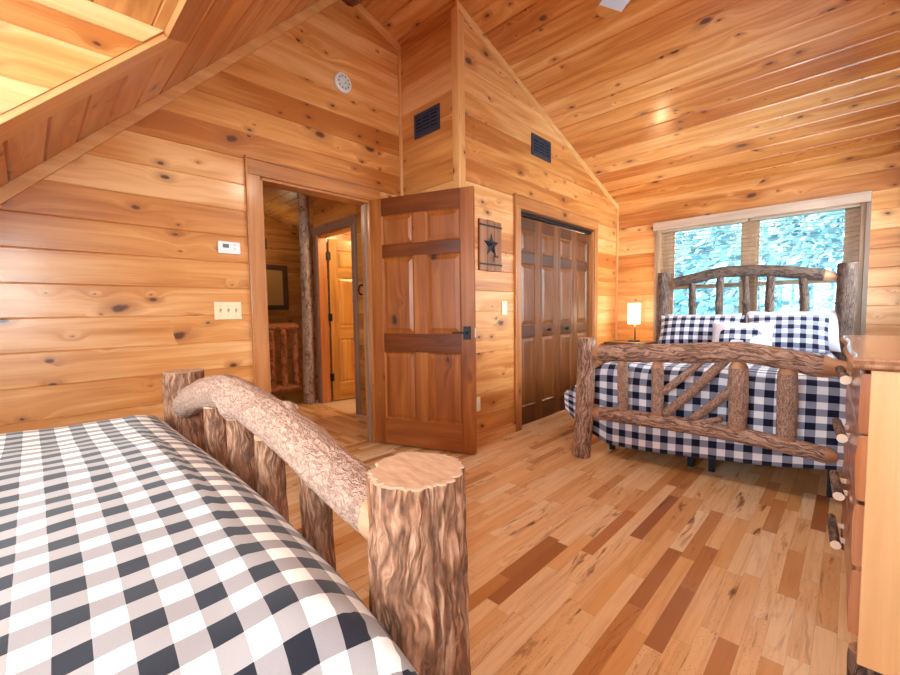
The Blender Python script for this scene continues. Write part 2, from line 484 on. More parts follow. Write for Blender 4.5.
def bark_disp(ang, along, r, amp, seed, fur=1.0):
    # furrowed bark: ridges that wander along the log
    c, s_ = math.cos(ang), math.sin(ang)
    k = r / 0.07
    p = Vector((c * 5.2 * k, s_ * 5.2 * k, along * 5.5 + seed * 7.3))
    w = noise.noise(Vector((c * 2.0, s_ * 2.0, along * 9 + seed))) * 0.6
    a = noise.noise(p * 1.0 + Vector((w, w, 0)))
    ridge = 1.0 - abs(a) * 2.4
    fine = noise.noise(Vector((c * 15 * k, s_ * 15 * k, along * 22 + seed)))
    lump = noise.noise(Vector((c * 1.1, s_ * 1.1, along * 2.2 + seed * 3.1)))
    return amp * (-(max(ridge, 0.0) ** 2) * fur + 0.35 * fine + 1.1 * lump)

def log(mb, pts, r, n=28, rings=None, amp=0.004, seed=0.0, tip0=0.0, tip1=0.0, tipr=0.35, bark=0, cut=1, flat0=True, flat1=True, bumps=(), fur=1.0, rim=None):
    """log along pts; r = radius or list; tip0/tip1 = length of a whittled cone at each end (material `cut`)"""
    ctr = [Vector(p) for p in pts]
    L = sum((ctr[i + 1] - ctr[i]).length for i in range(len(ctr) - 1))
    rings = rings or max(8, int(L / 0.02))
    C = catmull(ctr, rings)
    rs = r if isinstance(r, (list, tuple)) else [r, r]
    def rad(t):
        q = t * (len(rs) - 1); k = min(int(q), len(rs) - 2); f = q - k
        return rs[k] * (1 - f) + rs[k + 1] * f
    T0 = (C[1] - C[0]).normalized()
    ref = Vector((0, 1, 0)) if abs(T0.y) < 0.8 else Vector((1, 0, 0))
    N = (ref - T0 * ref.dot(T0)).normalized()
    P = []; U = []; mats = []
    s = 0.0
    for i, c in enumerate(C):
        if i: s += (c - C[i - 1]).length
        T = (C[min(i + 1, rings)] - C[max(i - 1, 0)]).normalized()
        N = (N - T * N.dot(T)).normalized()
        B = T.cross(N)
        rr = rad(i / rings)
        k = 1.0; a_ = amp
        ct = False
        if tip0 and s < tip0: k = tipr + (1 - tipr) * (s / tip0) ** 0.8; a_ = amp * 0.25; ct = True
        if tip1 and L - s < tip1: k = tipr + (1 - tipr) * (max(L - s, 0) / tip1) ** 0.8; a_ = amp * 0.25; ct = True
        mats.append(cut if ct else bark)
        row = []; ur = []
        for j in range(n + 1):
            an = 2 * PI * (j % n) / n
            q = rr * k + (bark_disp(an, s, rr, a_, seed, fur) if a_ else 0.0)
            for (bs, ba, bh, bw) in bumps:
                da = (an - ba + PI) % (2 * PI) - PI
                d2 = ((s - bs) ** 2 + (da * rr) ** 2) / (bw * bw)
                q += bh * math.exp(-d2)
            row.append(c + (N * math.cos(an) + B * math.sin(an)) * q)
            ur.append((s + seed, 2 * PI * j / n * rr))
        P.append(row); U.append(ur)
    for i in range(rings):
        mb.grid([P[i], P[i + 1]], [U[i], U[i + 1]], m=mats[min(i, rings)] if mats[i] == mats[i + 1] else cut, sm=True)
    for row, c, fl, sg in ((P[0], C[0], flat0, -1), (P[-1], C[-1], flat1, 1)):
        if not fl: continue
        T = ((C[-1] - C[-2]) if sg > 0 else (C[0] - C[1])).normalized()
        ref2 = Vector((1, 0, 0)) if abs(T.x) < 0.8 else Vector((0, 1, 0))
        h = T.cross(ref2).normalized(); g = h.cross(T)
        rings_in = [1.0, 0.94, 0.86, 0.5]
        prev = row
        for ri, q in enumerate(rings_in[1:]):
            cur = [c + (p - c) * q + T * (0.0015 if q < 0.95 and rim is not None else 0.0) for p in row]
            mm = rim if (rim is not None and ri < 2) else cut
            uvp = [((p - c).dot(g), (p - c).dot(h)) for p in prev]; uvc = [((p - c).dot(g), (p - c).dot(h)) for p in cur]
            if sg > 0: mb.grid([prev, cur], [uvp, uvc], m=mm, sm=False)
            else: mb.grid([cur, prev], [uvc, uvp], m=mm, sm=False)
            prev = cur
        cap = prev[:-1]
        if sg < 0: cap = cap[::-1]
        mb.face(cap, [((p - c).dot(g), (p - c).dot(h)) for p in cap], m=cut)
    return L

def log_obj(name, pts, r, mats, parent=None, **kw):
    mb = MB()
    log(mb, pts, r, **kw)
    return mb.build(name, mats, parent=parent)

# ================================================================== THE ROOM
XW, XC, YR, YN, XE, YS = -2.88, -2.19, 2.37, 5.32, 0.56, -1.86
RN = lambda y: 4.202 - 0.3345 * y      # north roof slope
RS = lambda y: y + 1.77                # south roof slope
YRG = 1.822; ZRG = RN(YRG)
XO, YO = -1.94, 0.427                   # edge of the dormer opening
ZD = RS(YO)

# floors
mb = MB()
mb.face([(XW - 0.14, -1.9, 0), (XE, -1.9, 0), (XE, YN, 0), (XW - 0.14, YN, 0)], [(-1.9, XW - 0.14), (-1.9, XE), (YN, XE), (YN, XW - 0.14)])
mb.face([(XW - 0.14, -1.9, -0.12), (XW - 0.14, YN, -0.12), (XE, YN, -0.12), (XE, -1.9, -0.12)])
for a, b in (((XW - 0.14, -1.9), (XE, -1.9)), ((XE, -1.9), (XE, YN)), ((XE, YN), (XW - 0.14, YN)), ((XW - 0.14, YN), (XW - 0.14, -1.9))):
    mb.face([(a[0], a[1], -0.12), (b[0], b[1], -0.12), (b[0], b[1], 0), (a[0], a[1], 0)])
mb.build('floor', FLOOR, kind='structure')
mb = MB()
x0, x1 = -4.92, XW - 0.14
mb.face([(x0, 0.2, 0), (x1, 0.2, 0), (x1, 2.46, 0), (x0, 2.46, 0)], [(x0, 0.2), (x1, 0.2), (x1, 2.46), (x0, 2.46)])
mb.face([(x0, 0.2, -0.25), (x0, 2.46, -0.25), (x1, 2.46, -0.25), (x1, 0.2, -0.25)])
mb.face([(x0, 0.2, -0.25), (x0, 0.2, 0), (x0, 2.46, 0), (x0, 2.46, -0.25)])
mb.build('floor', FLOOR, kind='structure')
mb = MB()
mb.box((-4.9, 2.46, -0.1), (XW - 0.14, 4.3, 0.0))
mb.build('floor', TILE, kind='structure')

# west wall with the doorway
DY0, DY1, DZ = 1.14, 2.035, 2.03
boarded('wall_west', [
    [(XW, -1.77, 0), (XW, DY0, 0), (XW, DY0, RS(DY0))],
    [(XW, DY0, DZ), (XW, DY1, DZ), (XW, DY1, RN(DY1)), (XW, YRG, ZRG), (XW, DY0, RS(DY0))],
    [(XW, DY1, 0), (XW, 2.64, 0), (XW, 2.64, RN(2.64)), (XW, DY1, RN(DY1))]],
    (0, 1, 0), (0, 0, 1), (1, 0, 0), 0.17, PINE, thick=0.12, v0=0.087)
# return wall beside the closet
boarded('wall_return', [[(XW, YR, 0), (XC - 0.004, YR, 0), (XC - 0.004, YR, RN(YR)), (XW, YR, RN(YR))]], (1, 0, 0), (0, 0, 1), (0, -1, 0), 0.17, PINE, thick=0.09, v0=0.087)
# closet wall
CY0, CY1, CZ = 3.165, 4.665, 2.03
boarded('wall_closet', [
    [(XC, YR + 0.04, 0), (XC, CY0, 0), (XC, CY0, RN(CY0)), (XC, YR + 0.04, RN(YR + 0.04))],
    [(XC, CY0, CZ), (XC, CY1, CZ), (XC, CY1, RN(CY1)), (XC, CY0, RN(CY0))],
    [(XC, CY1, 0), (XC, YN, 0), (XC, YN, RN(YN)), (XC, CY1, RN(CY1))]],
    (0, 1, 0), (0, 0, 1), (1, 0, 0), 0.17, PINE, thick=0.11, v0=0.087)
mb = MB(); mb.box((-2.84, 2.5, 0), (-2.8, YN, 2.3)); mb.build('wall_closet_back', PINE, kind='structure')
# north wall with the window
WX0, WX1, WZ0, WZ1 = -1.70, 0.055, 0.72, 2.09
ze = RN(YN)
boarded('wall_north', [
    [(XC, YN, 0), (WX0, YN, 0), (WX0, YN, ze), (XC, YN, ze)],
    [(WX0, YN, 0), (WX1, YN, 0), (WX1, YN, WZ0), (WX0, YN, WZ0)],
    [(WX0, YN, WZ1), (WX1, YN, WZ1), (WX1, YN, ze), (WX0, YN, ze)],
    [(WX1, YN, 0), (XE, YN, 0), (XE, YN, ze), (WX1, YN, ze)]],
    (1, 0, 0), (0, 0, 1), (0, -1, 0), 0.17, PINE, thick=0.16, v0=0.087)
# east wall
EY0, EY1, EZ0, EZ1 = -1.45, 0.15, 0.95, 1.95
FY0, FY1, FZ0, FZ1 = 3.30, 5.12, 1.00, 2.20
boarded('wall_east', [
    [(XE, YS, 0), (XE, EY0, 0), (XE, EY0, ZD), (XE, YS, ZD)],
    [(XE, EY0, 0), (XE, EY1, 0), (XE, EY1, EZ0), (XE, EY0, EZ0)],
    [(XE, EY0, EZ1), (XE, EY1, EZ1), (XE, EY1, ZD), (XE, EY0, ZD)],
    [(XE, EY1, 0), (XE, FY0, 0), (XE, FY0, RN(FY0)), (XE, YRG, ZRG), (XE, YO, ZD), (XE, EY1, ZD)],
    [(XE, FY0, 0), (XE, FY1, 0), (XE, FY1, FZ0), (XE, FY0, FZ0)],
    [(XE, FY0, FZ1), (XE, FY1, FZ1), (XE, FY1, RN(FY1)), (XE, FY0, RN(FY0))],
    [(XE, FY1, 0), (XE, YN, 0), (XE, YN, ze), (XE, FY1, RN(FY1))]], (0, 1, 0), (0, 0, 1), (-1, 0, 0), 0.17, PINE, v0=0.087)
# dormer: cheek, back wall with its window, flat ceiling
boarded('wall_dormer_cheek', [[(XO + 0.006, -1.77, 0), (XO + 0.006, YS, 0), (XO + 0.006, YS, ZD), (XO + 0.006, YO, ZD)]], (0, 1, 0), (0, 0, 1), (1, 0, 0), 0.17, PINE, thick=0.08, v0=0.0)
SX0, SX1, SZ0, SZ1 = -1.72, 0.34, 0.80, 2.02
boarded('wall_south', [
    [(XO, YS, 0), (SX0, YS, 0), (SX0, YS, ZD), (XO, YS, ZD)],
    [(SX1, YS, 0), (XE, YS, 0), (XE, YS, ZD), (SX1, YS, ZD)],
    [(SX0, YS, 0), (SX1, YS, 0), (SX1, YS, SZ0), (SX0, YS, SZ0)],
    [(SX0, YS, SZ1), (SX1, YS, SZ1), (SX1, YS, ZD), (SX0, YS, ZD)]],
    (1, 0, 0), (0, 0, 1), (0, 1, 0), 0.17, PINE, v0=0.087)
boarded('ceiling_dormer', [[(XO, YS, ZD), (XE, YS, ZD), (XE, YO, ZD), (XO, YO, ZD)]], (1, 0, 0), (0, 1, 0), (0, 0, -1), 0.17, PINE, v0=0.05)
# roof slopes (one over the room, one over the hall and great room)
XF = -8.4
sn = Vector((0, 1, -0.3345)).normalized()
ss = Vector((0, 1, 1)).normalized()
nn = Vector((0, -0.3345, -1)); ns = Vector((0, 1, -1))
v0n = Vector((0, 2.672, RN(2.672))).dot(sn)
boarded('ceiling', [[(XW, YRG, ZRG), (XE, YRG, ZRG), (XE, YN + 0.2, RN(YN + 0.2)), (XW, YN + 0.2, RN(YN + 0.2))]], (1, 0, 0), sn, nn, 0.175, PINE_CEIL, v0=v0n, groove=0.009, depth=0.013)
boarded('ceiling_south', [[(XW, YO, ZD), (XE, YO, ZD), (XE, YRG, ZRG), (XW, YRG, ZRG)], [(XW, -1.77, 0), (XO, -1.77, 0), (XO, YO, ZD), (XW, YO, ZD)]], (1, 0, 0), ss, ns, 0.175, PINE_CEIL, groove=0.009, depth=0.013)
boarded('ceiling_hall', [[(XF, YRG, ZRG), (XW - 0.12, YRG, ZRG), (XW - 0.12, 6.2, RN(6.2)), (XF, 6.2, RN(6.2))]], (1, 0, 0), sn, nn, 0.175, HALLPINE, v0=v0n)
boarded('ceiling_hall_south', [[(XF, 0.2, RS(0.2)), (XW - 0.12, 0.2, RS(0.2)), (XW - 0.12, YRG, ZRG), (XF, YRG, ZRG)]], (1, 0, 0), ss, ns, 0.175, HALLPINE)

# ridge log
o = log_obj('trim_1', [(XW, 1.868, 3.585), (XE, 1.868, 3.585)], 0.1, [BARK_RED, CUT], amp=0.004, n=28, rings=60, seed=3.0)
o['kind'] = 'structure'

# --- trim boards
tn = [2]
def trim(a, b, mat=PINE_TRIM, grain=(0, 0, 1), bevel=0.003):
    mb = MB(); mb.box(a, b, grain=grain)
    o = mb.build('trim_%d' % tn[0], mat, kind='structure', bevel=bevel); tn[0] += 1
    return o
def trim_prism(poly, d, mat=PINE_TRIM, grain=(0, 1, 0), bevel=0.002):
    mb = MB(); mb.prism(poly, d, grain=grain)
    o = mb.build('trim_%d' % tn[0], mat, kind='structure', bevel=bevel); tn[0] += 1
    return o
def rake(x0, x1, ya, yb, R, w):
    trim_prism([(x0, ya, R(ya)), (x0, yb, R(yb)), (x0, yb, R(yb) - w), (x0, ya, R(ya) - w)], (x1 - x0, 0, 0))
rake(XC, XC + 0.018, YR - 0.02, YN, RN, 0.055)
rake(XW, XW + 0.018, YRG, YR, RN, 0.06)
rake(XW, XW + 0.02, -1.6, YRG, RS, 0.075)
trim((XC - 0.05, YR - 0.018, 0), (XC + 0.018, YR, RN(YR) - 0.03))            # outside corner, return face
trim((XC, YR + 0.0005, 0), (XC + 0.018, YR + 0.055, RN(YR + 0.06) - 0.06))       # outside corner, closet face
trim((XW, YR - 0.022, 0), (XW + 0.024, YR, RN(YR) - 0.01))                     # inside corner
trim((XC, YN - 0.022, 0), (XC + 0.022, YN, ze))
# around the dormer opening, flat on the slope
tv = Vector((0, 1, -1)).normalized() * 0.02
trim_prism([(-2.13, -1.6, RS(-1.6)), (XO, -1.6, RS(-1.6)), (XO, YO, ZD), (-2.13, YO + 0.118, RS(YO + 0.118))], tv, grain=(0, 1, 1))
trim_prism([(XO, YO, ZD), (XE, YO, ZD), (XE, YO + 0.118, RS(YO + 0.118)), (-2.13, YO + 0.118, RS(YO + 0.118))], tv, mat=CASING, grain=(1, 0, 0))
trim_prism([(XO + 0.006, YS, ZD - 0.07), (XO + 0.006, YO - 0.07, ZD - 0.07), (XO + 0.006, YO, ZD), (XO + 0.006, YS, ZD)], (0.014, 0, 0))
# baseboards
def base(name, a, b):
    mb = MB(); mb.box(a, b, grain=(0, 1, 0)); mb.build(name, PINE_TRIM, kind='structure', bevel=0.003)
base('baseboard_closet', (XC, YR + 0.06, 0), (XC + 0.015, CY0 - 0.08, 0.07))
base('baseboard_closet_north', (XC, CY1 + 0.08, 0), (XC + 0.015, YN - 0.02, 0.07))

# --- casings
def casing(x0, x1, ya, yb, z, w, mat, head=0.10, back=True):
    trim((x0, ya - w, 0), (x1, ya, z), mat)
    trim((x0, yb, 0), (x1, yb + w, z), mat)
    trim((x0, ya - w, z), (x1, yb + w, z + head), mat, grain=(0, 1, 0))
    if back:
        trim((x0, ya - w - 0.012, z + head), (x1 + 0.008, yb + w + 0.012, z + head + 0.016), mat, grain=(0, 1, 0))
        trim((x0, ya - w - 0.012, 0), (x1 + 0.006, ya - w, z + head), mat)
casing(XW, XW + 0.02, DY0, DY1, DZ, 0.082, CASING)
casing(XC, XC + 0.02, CY0, CY1, CZ, 0.078, CASING, head=0.105)
# door jamb liners
trim((XW - 0.12, DY0, 0), (XW + 0.004, DY0 + 0.02, DZ), CASING)
trim((XW - 0.12, DY1 - 0.02, 0), (XW + 0.004, DY1, DZ), CASING)
trim((XW - 0.12, DY0, DZ - 0.02), (XW + 0.004, DY1, DZ), CASING, grain=(0, 1, 0))
trim((XW - 0.075, DY1 - 0.036, 0), (XW - 0.04, DY1 - 0.02, DZ - 0.02), GREYPINE)
trim((XC - 0.11, CY0, 0), (XC + 0.004, CY0 + 0.018, CZ), CASING)
trim((XC - 0.11, CY1 - 0.018, 0), (XC + 0.004, CY1, CZ), CASING)
trim((XC - 0.11, CY0, CZ - 0.018), (XC + 0.004, CY1, CZ), CLOSET_RAIL, grain=(0, 1, 0))
trim((XC - 0.06, CY0 + 0.018, CZ - 0.045), (XC - 0.02, CY1 - 0.018, CZ - 0.018), BLACK, grain=(0, 1, 0))

# ------------------------------------------------------------------ panelled doors
def raised(mb, x0, z0, x1, z1, yf, s, T, m):
    """raised panel on face plane y=yf, s=+1 outward along -y"""
    a, b, d = 0.012, 0.045, 0.011
    def ring(i, y): return [Vector((x0 + i, y, z0 + i)), Vector((x1 - i, y, z0 + i)), Vector((x1 - i, y, z1 - i)), Vector((x0 + i, y, z1 - i))]
    R = [ring(0, yf), ring(a, yf + d * s), ring(a + 0.004, yf + d * s), ring(b, yf + 0.002 * s)]
    R = [[T @ p for p in r] for r in R]
    g = T.to_3x3() @ Vector((0, 0, 1))
    for k in range(3):
        for j in range(4):
            q = [R[k][j], R[k][(j + 1) % 4], R[k + 1][(j + 1) % 4], R[k + 1][j]]
            mb.face(q if s > 0 else q[::-1], m=m, grain=g)
    q = R[3]
    mb.face(q if s > 0 else q[::-1], m=m, grain=g)

def panel_door(root, T, W, Hh, th, cols, rows, stile, mats, names=True, mull=None, mid=None):
    """rows: list of (z0,z1) panel openings; cols: list of (x0,x1). Front face at y=0, back at y=th (local)."""
    wood_m, rail_m = mats
    def bx(n, a, b, grain, mat):
        mb = MB(); mb.box(a, b, grain=grain, T=T); return mb.build(n, mat, parent=root, bevel=0.002)
    xs = [0.0] + [x for c in cols for x in c] + [W]
    for k in range(0, len(xs), 2):
        if k == 0 or k == len(xs) - 2: bx('stile', (xs[k], 0, 0), (xs[k + 1], th, Hh), (0, 0, 1), wood_m)
    zs = [0.0] + [z for r in rows for z in r] + [Hh]
    for k in range(0, len(zs), 2):
        bx('rail', (cols[0][0], 0, zs[k]), (cols[-1][1], th, zs[k + 1]), (1, 0, 0), wood_m if k == 0 else rail_m)
    for i in range(len(cols) - 1):
        for (z0, z1) in rows:
            bx('mullion', (cols[i][1], 0, z0), (cols[i + 1][0], th, z1), (0, 0, 1), wood_m)
    for (z0, z1) in rows:
        for (x0, x1) in cols:
            mb = MB()
            raised(mb, x0, z0, x1, z1, 0.0, 1, T, 0)
            raised(mb, x0, z0, x1, z1, th, -1, T, 0)
            mb.build('panel', wood_m, parent=root)

def frame_T(p0, p1, z=0.0):
    p0 = Vector((p0[0], p0[1], z)); p1 = Vector((p1[0], p1[1], z))
    x = (p1 - p0).normalized(); zz = Vector((0, 0, 1)); y = zz.cross(x)
    return Matrix(((x.x, y.x, 0, p0.x), (x.y, y.y, 0, p0.y), (0, 0, 1, z), (0, 0, 0, 1))), (p1 - p0).length

# main bedroom door, standing open (hinged on the jamb nearest the closet)
HP, LP = (-2.872, 2.020), (-2.035, 2.348)
T, W = frame_T(HP, LP, 0.012)
root = thing('door_1', (HP[0], HP[1], 0.012), 'open six-panel stained wood door with black lever handle', 'door', kind='structure')
rows6 = [(0.215, 0.775), (0.925, 1.545), (1.645, 1.880)]
cols6 = [(0.105, 0.395), (0.505, 0.795)]
sc = W / 0.9
cols6 = [(a * sc, b * sc) for a, b in cols6]
panel_door(root, T, W, 2.022, 0.036, cols6, rows6, 0.1, (ALDER, ALDER_RAIL))
mb = MB(); mb.box((W - 0.085, -0.012, 0.885), (W - 0.028, 0.0, 0.985), T=T); hd = mb.build('handle', BLACK, parent=root, bevel=0.002)
mb = MB(); mb.box((W - 0.165, -0.048, 0.932), (W - 0.045, -0.036, 0.945), T=T); mb.box((W - 0.062, -0.048, 0.928), (W - 0.046, -0.010, 0.948), T=T)
mb.build('lever', BLACK, parent=hd, bevel=0.002)
mb = MB(); mb.box((W, 0.010, 0.90), (W + 0.002, 0.028, 0.97), T=T); mb.build('latch_plate', WHITE2, parent=root)
for z in (0.2, 1.0, 1.8):
    mb = MB(); mb.lathe([(0, 0), (0.008, 0), (0.008, 0.09), (0, 0.09)], T @ Vector((-0.006, 0.036, z)), n=12); mb.build('hinge', BLACK, parent=root)

# bifold closet doors
root = thing('door_2', (XC - 0.04, CY0 + 0.02, 0.012), 'dark stained four-leaf bifold closet doors', 'closet doors', kind='structure')
lw = (CY1 - CY0 - 0.044) / 4
for k in range(4):
    y0 = CY0 + 0.022 + k * lw
    fold = 0.006
    xa = XC - 0.045 + (fold if k % 2 else 0.0); xb = XC - 0.045 + (0.0 if k % 2 else fold)
    T, W = frame_T((xa, y0 + 0.0015), (xb, y0 + lw - 0.0015), 0.012)
    leaf = MB()
    wst = 0.062
    for (a, b) in ((0, wst), (W - wst, W)):
        leaf.box((a, 0, 0), (b, 0.032, 1.965), grain=(0, 0, 1), T=T)
    lf = leaf.build('leaf', CLOSET, parent=root, bevel=0.002)
    zs = [0, 0.175, 0.845, 0.955, 1.545, 1.645, 1.855, 1.965]
    for q in range(0, 8, 2):
        mb = MB(); mb.box((wst, 0, zs[q]), (W - wst, 0.032, zs[q + 1]), T=T); mb.build('rail', CLOSET_RAIL, parent=lf, bevel=0.002)
    for q in range(1, 7, 2):
        mb = MB(); raised(mb, wst, zs[q], W - wst, zs[q + 1], 0.0, 1, T, 0); raised(mb, wst, zs[q], W - wst, zs[q + 1], 0.032, -1, T, 0)
        mb.build('panel', CLOSET, parent=lf)
    if k in (1, 2):
        c = T @ Vector((W / 2, -0.001, 0.90))
        mb = MB(); mb.lathe([(0, 0), (0.009, 0), (0.008, 0.014), (0.017, 0.020), (0.019, 0.028), (0.012, 0.034), (0, 0.036)], c, n=20, axis='x'); mb.build('knob', BLACK, parent=lf)

# ------------------------------------------------------------------ window
root = thing('window_1', ((WX0 + WX1) / 2, YN, WZ0), 'twin double-hung window behind the far bed', 'window', kind='structure')
def wbox(n, a, b, mat=SASH, grain=(0, 0, 1), par=None, bevel=0.003):
    mb = MB(); mb.box(a, b, grain=grain); return mb.build(n, mat, parent=par or root, bevel=bevel)
ya, yb = YN + 0.02, YN + 0.15
wbox('jamb', (WX0, YN, WZ0), (WX0 + 0.03, yb, WZ1)); wbox('jamb', (WX1 - 0.03, YN, WZ0), (WX1, yb, WZ1))
wbox('head', (WX0 + 0.03, YN, WZ1 - 0.03), (WX1 - 0.03, yb, WZ1), grain=(1, 0, 0)); wbox('sill', (WX0 - 0.02, YN - 0.05, WZ0 - 0.03), (WX1 + 0.02, yb, WZ0), grain=(1, 0, 0))
MX0, MX1 = -0.868, -0.748
wbox('mullion', (MX0, YN + 0.075, WZ0), (MX1, yb, WZ1 - 0.03))
for (xa, xb) in ((WX0 + 0.03, MX0), (MX1, WX1 - 0.03)):
    zc = 1.36
    gx0, gx1 = xa + (0.105 if xa < -1 else 0.0), xb - (0.085 if xb > -0.5 else 0.0)
    for (z0, z1, y0) in ((WZ0, zc + 0.02, YN + 0.085), (zc - 0.02, WZ1 - 0.03, YN + 0.115)):
        s_ = MB()
        s_.box((xa, y0, z0), (gx0 + 0.02, y0 + 0.03, z1), grain=(0, 0, 1)); s_.box((gx1 - 0.02, y0, z0), (xb, y0 + 0.03, z1), grain=(0, 0, 1))
        s_.box((gx0 + 0.02, y0, z0), (gx1 - 0.02, y0 + 0.03, z0 + 0.04)); s_.box((gx0 + 0.02, y0, z1 - 0.045), (gx1 - 0.02, y0 + 0.03, z1))
        sh = s_.build('sash', SASH, parent=root)
        mb = MB(); mb.box((gx0 + 0.02, y0 + 0.013, z0 + 0.04), (gx1 - 0.02, y0 + 0.017, z1 - 0.045)); mb.build('pane', GLASS, parent=sh)
# casing strips round the window
trim((WX0 - 0.03, YN - 0.016, WZ0 - 0.09), (WX0, YN, WZ1), GREYPINE)
trim((WX1, YN - 0.016, WZ0 - 0.09), (WX1 + 0.035, YN, WZ1 + 0.045), GREYPINE)
trim((WX0 - 0.03, YN - 0.016, WZ1), (WX1, YN, WZ1 + 0.035), GREYPINE, grain=(1, 0, 0))
# blinds: one on each half of the window, inside the recess
for (xa, xb, which) in ((WX0 + 0.035, (MX0 + MX1) / 2 - 0.006, 'left'), ((MX0 + MX1) / 2 + 0.006, WX1 - 0.035, 'right')):
    bl = thing('window_blind', ((xa + xb) / 2, YN + 0.04, WZ0), 'open wooden slat blind over the %s' % ('left half of the window, by the bedside lamp' if which == 'left' else 'right half of the window, nearer the dresser'), 'window blind', 'wooden blinds on the window')
    wbox('head_rail', (xa, YN + 0.012, 2.01), (xb, YN + 0.068, 2.05), BLINDW, (1, 0, 0), bl)
    zt = 1.975; k = 0
    while zt > 0.82:
        mb = MB()
        T = Matrix.Translation((0, YN + 0.04, zt)) @ Matrix.Rotation(math.radians(-1), 4, 'X')
        mb.box((xa, -0.025, -0.0012), (xb, 0.025, 0.0012), T=T)
        mb.build('slat', BLINDW, parent=bl)
        zt -= 0.0445; k += 1
    wbox('bottom_rail', (xa, YN + 0.016, zt - 0.006), (xb, YN + 0.064, zt + 0.014), BLINDW, (1, 0, 0), bl)
    for q in (0.13, 0.87):
        xq = xa + (xb - xa) * q
        for dy in (0.014, 0.066):
            mb = MB(); mb.box((xq - 0.0012, YN + dy - 0.0012, zt), (xq + 0.0012, YN + dy + 0.0012, 2.02)); mb.build('ladder_cord', CORD, parent=bl)
mb = MB(); mb.box((WX0 - 0.035, YN - 0.055, 2.032), (WX1 + 0.03, YN - 0.037, 2.125)); mb.box((WX0 - 0.035, YN - 0.037, 2.032), (WX0 - 0.02, YN - 0.016, 2.125)); mb.box((WX1 + 0.015, YN - 0.037, 2.032), (WX1 + 0.03, YN - 0.016, 2.125))
tag(mb.build('blind_valance', VALANCE, bevel=0.003), 'long pale wood valance board across the top of the window', 'valance')

# dormer window behind the camera (glass in a simple frame)
root = thing('window_2', ((SX0 + SX1) / 2, YS, SZ0), 'wide dormer window behind the near bed', 'window', kind='structure')
def wb2(n, a, b, mat=SASH, grain=(0, 0, 1)):
    mb = MB(); mb.box(a, b, grain=grain); mb.build(n, mat, parent=root, bevel=0.003)
n3 = 3
step = (SX1 - SX0) / n3
for k in range(n3 + 1):
    x = SX0 + k * step
    wb2('frame_post', (max(SX0, x - 0.025), YS - 0.1, SZ0), (min(SX1, x + 0.025), YS - 0.03, SZ1))
for k in range(n3):
    wb2('frame_rail', (SX0 + k * step + 0.025, YS - 0.1, SZ0), (SX0 + (k + 1) * step - 0.025, YS - 0.03, SZ0 + 0.04), grain=(1, 0, 0))
    wb2('frame_rail', (SX0 + k * step + 0.025, YS - 0.1, SZ1 - 0.04), (SX0 + (k + 1) * step - 0.025, YS - 0.03, SZ1), grain=(1, 0, 0))
    wb2('pane', (SX0 + k * step + 0.025, YS - 0.07, SZ0 + 0.04), (SX0 + (k + 1) * step - 0.025, YS - 0.066, SZ1 - 0.04), GLASS)

for nm, y0w, y1w, z0w, z1w in (('window_3', EY0, EY1, EZ0, EZ1), ('window_4', FY0, FY1, FZ0, FZ1)):
    root = thing(nm, (XE, (y0w + y1w) / 2, z0w), 'side window in the east wall', 'window', kind='structure')
    step = (y1w - y0w) / 2
    for k in range(3):
        y = y0w + k * step
        wb2('frame_post', (XE + 0.03, max(y0w, y - 0.025), z0w), (XE + 0.1, min(y1w, y + 0.025), z1w))
    for k in range(2):
        for z in (z0w, z1w - 0.04):
            wb2('frame_rail', (XE + 0.03, y0w + k * step + 0.025, z), (XE + 0.1, y0w + (k + 1) * step - 0.025, z + 0.04), grain=(0, 1, 0))
        wb2('pane', (XE + 0.066, y0w + k * step + 0.025, z0w + 0.04), (XE + 0.07, y0w + (k + 1) * step - 0.025, z1w - 0.04), GLASS)

# ================================================================== HALL AND GREAT ROOM BEYOND THE DOORWAY
YH = 2.50
boarded('wall_hall_north', [
    [(-4.74, YH, 0), (-4.66, YH, 0), (-4.66, YH, RN(YH)), (-4.74, YH, RN(YH))],
    [(-4.66, YH, 2.05), (-3.88, YH, 2.05), (-3.88, YH, RN(YH)), (-4.66, YH, RN(YH))],
    [(-3.88, YH, 0), (XW - 0.12, YH, 0), (XW - 0.12, YH, RN(YH)), (-3.88, YH, RN(YH))]],
    (1, 0, 0), (0, 0, 1), (0, -1, 0), 0.17, HALLPINE, thick=0.11, v0=0.087)
boarded('wall_hall_south_unseen', [[(-4.92, 0.2, 0), (XW - 0.12, 0.2, 0), (XW - 0.12, 0.2, RS(0.2)), (-4.92, 0.2, RS(0.2))]], (1, 0, 0), (0, 0, 1), (0, 1, 0), 0.17, HALLPINE, v0=0.087)  # unseen wall, added to keep the hall dark
boarded('wall_great_room_south_unseen', [[(XF, 0.2, -2.7), (-4.92, 0.2, -2.7), (-4.92, 0.2, RS(0.2)), (XF, 0.2, RS(0.2))]], (1, 0, 0), (0, 0, 1), (0, 1, 0), 0.17, HALLPINE, v0=0.087)  # out of view; added to shut out sky light from the south
boarded('wall_great_room_east_unseen', [[(-4.76, YH + 0.12, -2.7), (-4.76, 6.2, -2.7), (-4.76, 6.2, RN(6.2)), (-4.76, YH + 0.12, RN(YH + 0.12))], [(-4.93, 0.2, -2.7), (-4.93, YH + 0.12, -2.7), (-4.93, YH + 0.12, -0.26), (-4.93, 0.2, -0.26)]], (0, 1, 0), (0, 0, 1), (-1, 0, 0), 0.17, HALLPINE, thick=0.015, v0=0.087)  # unseen, added to stop daylight leaking into the great room
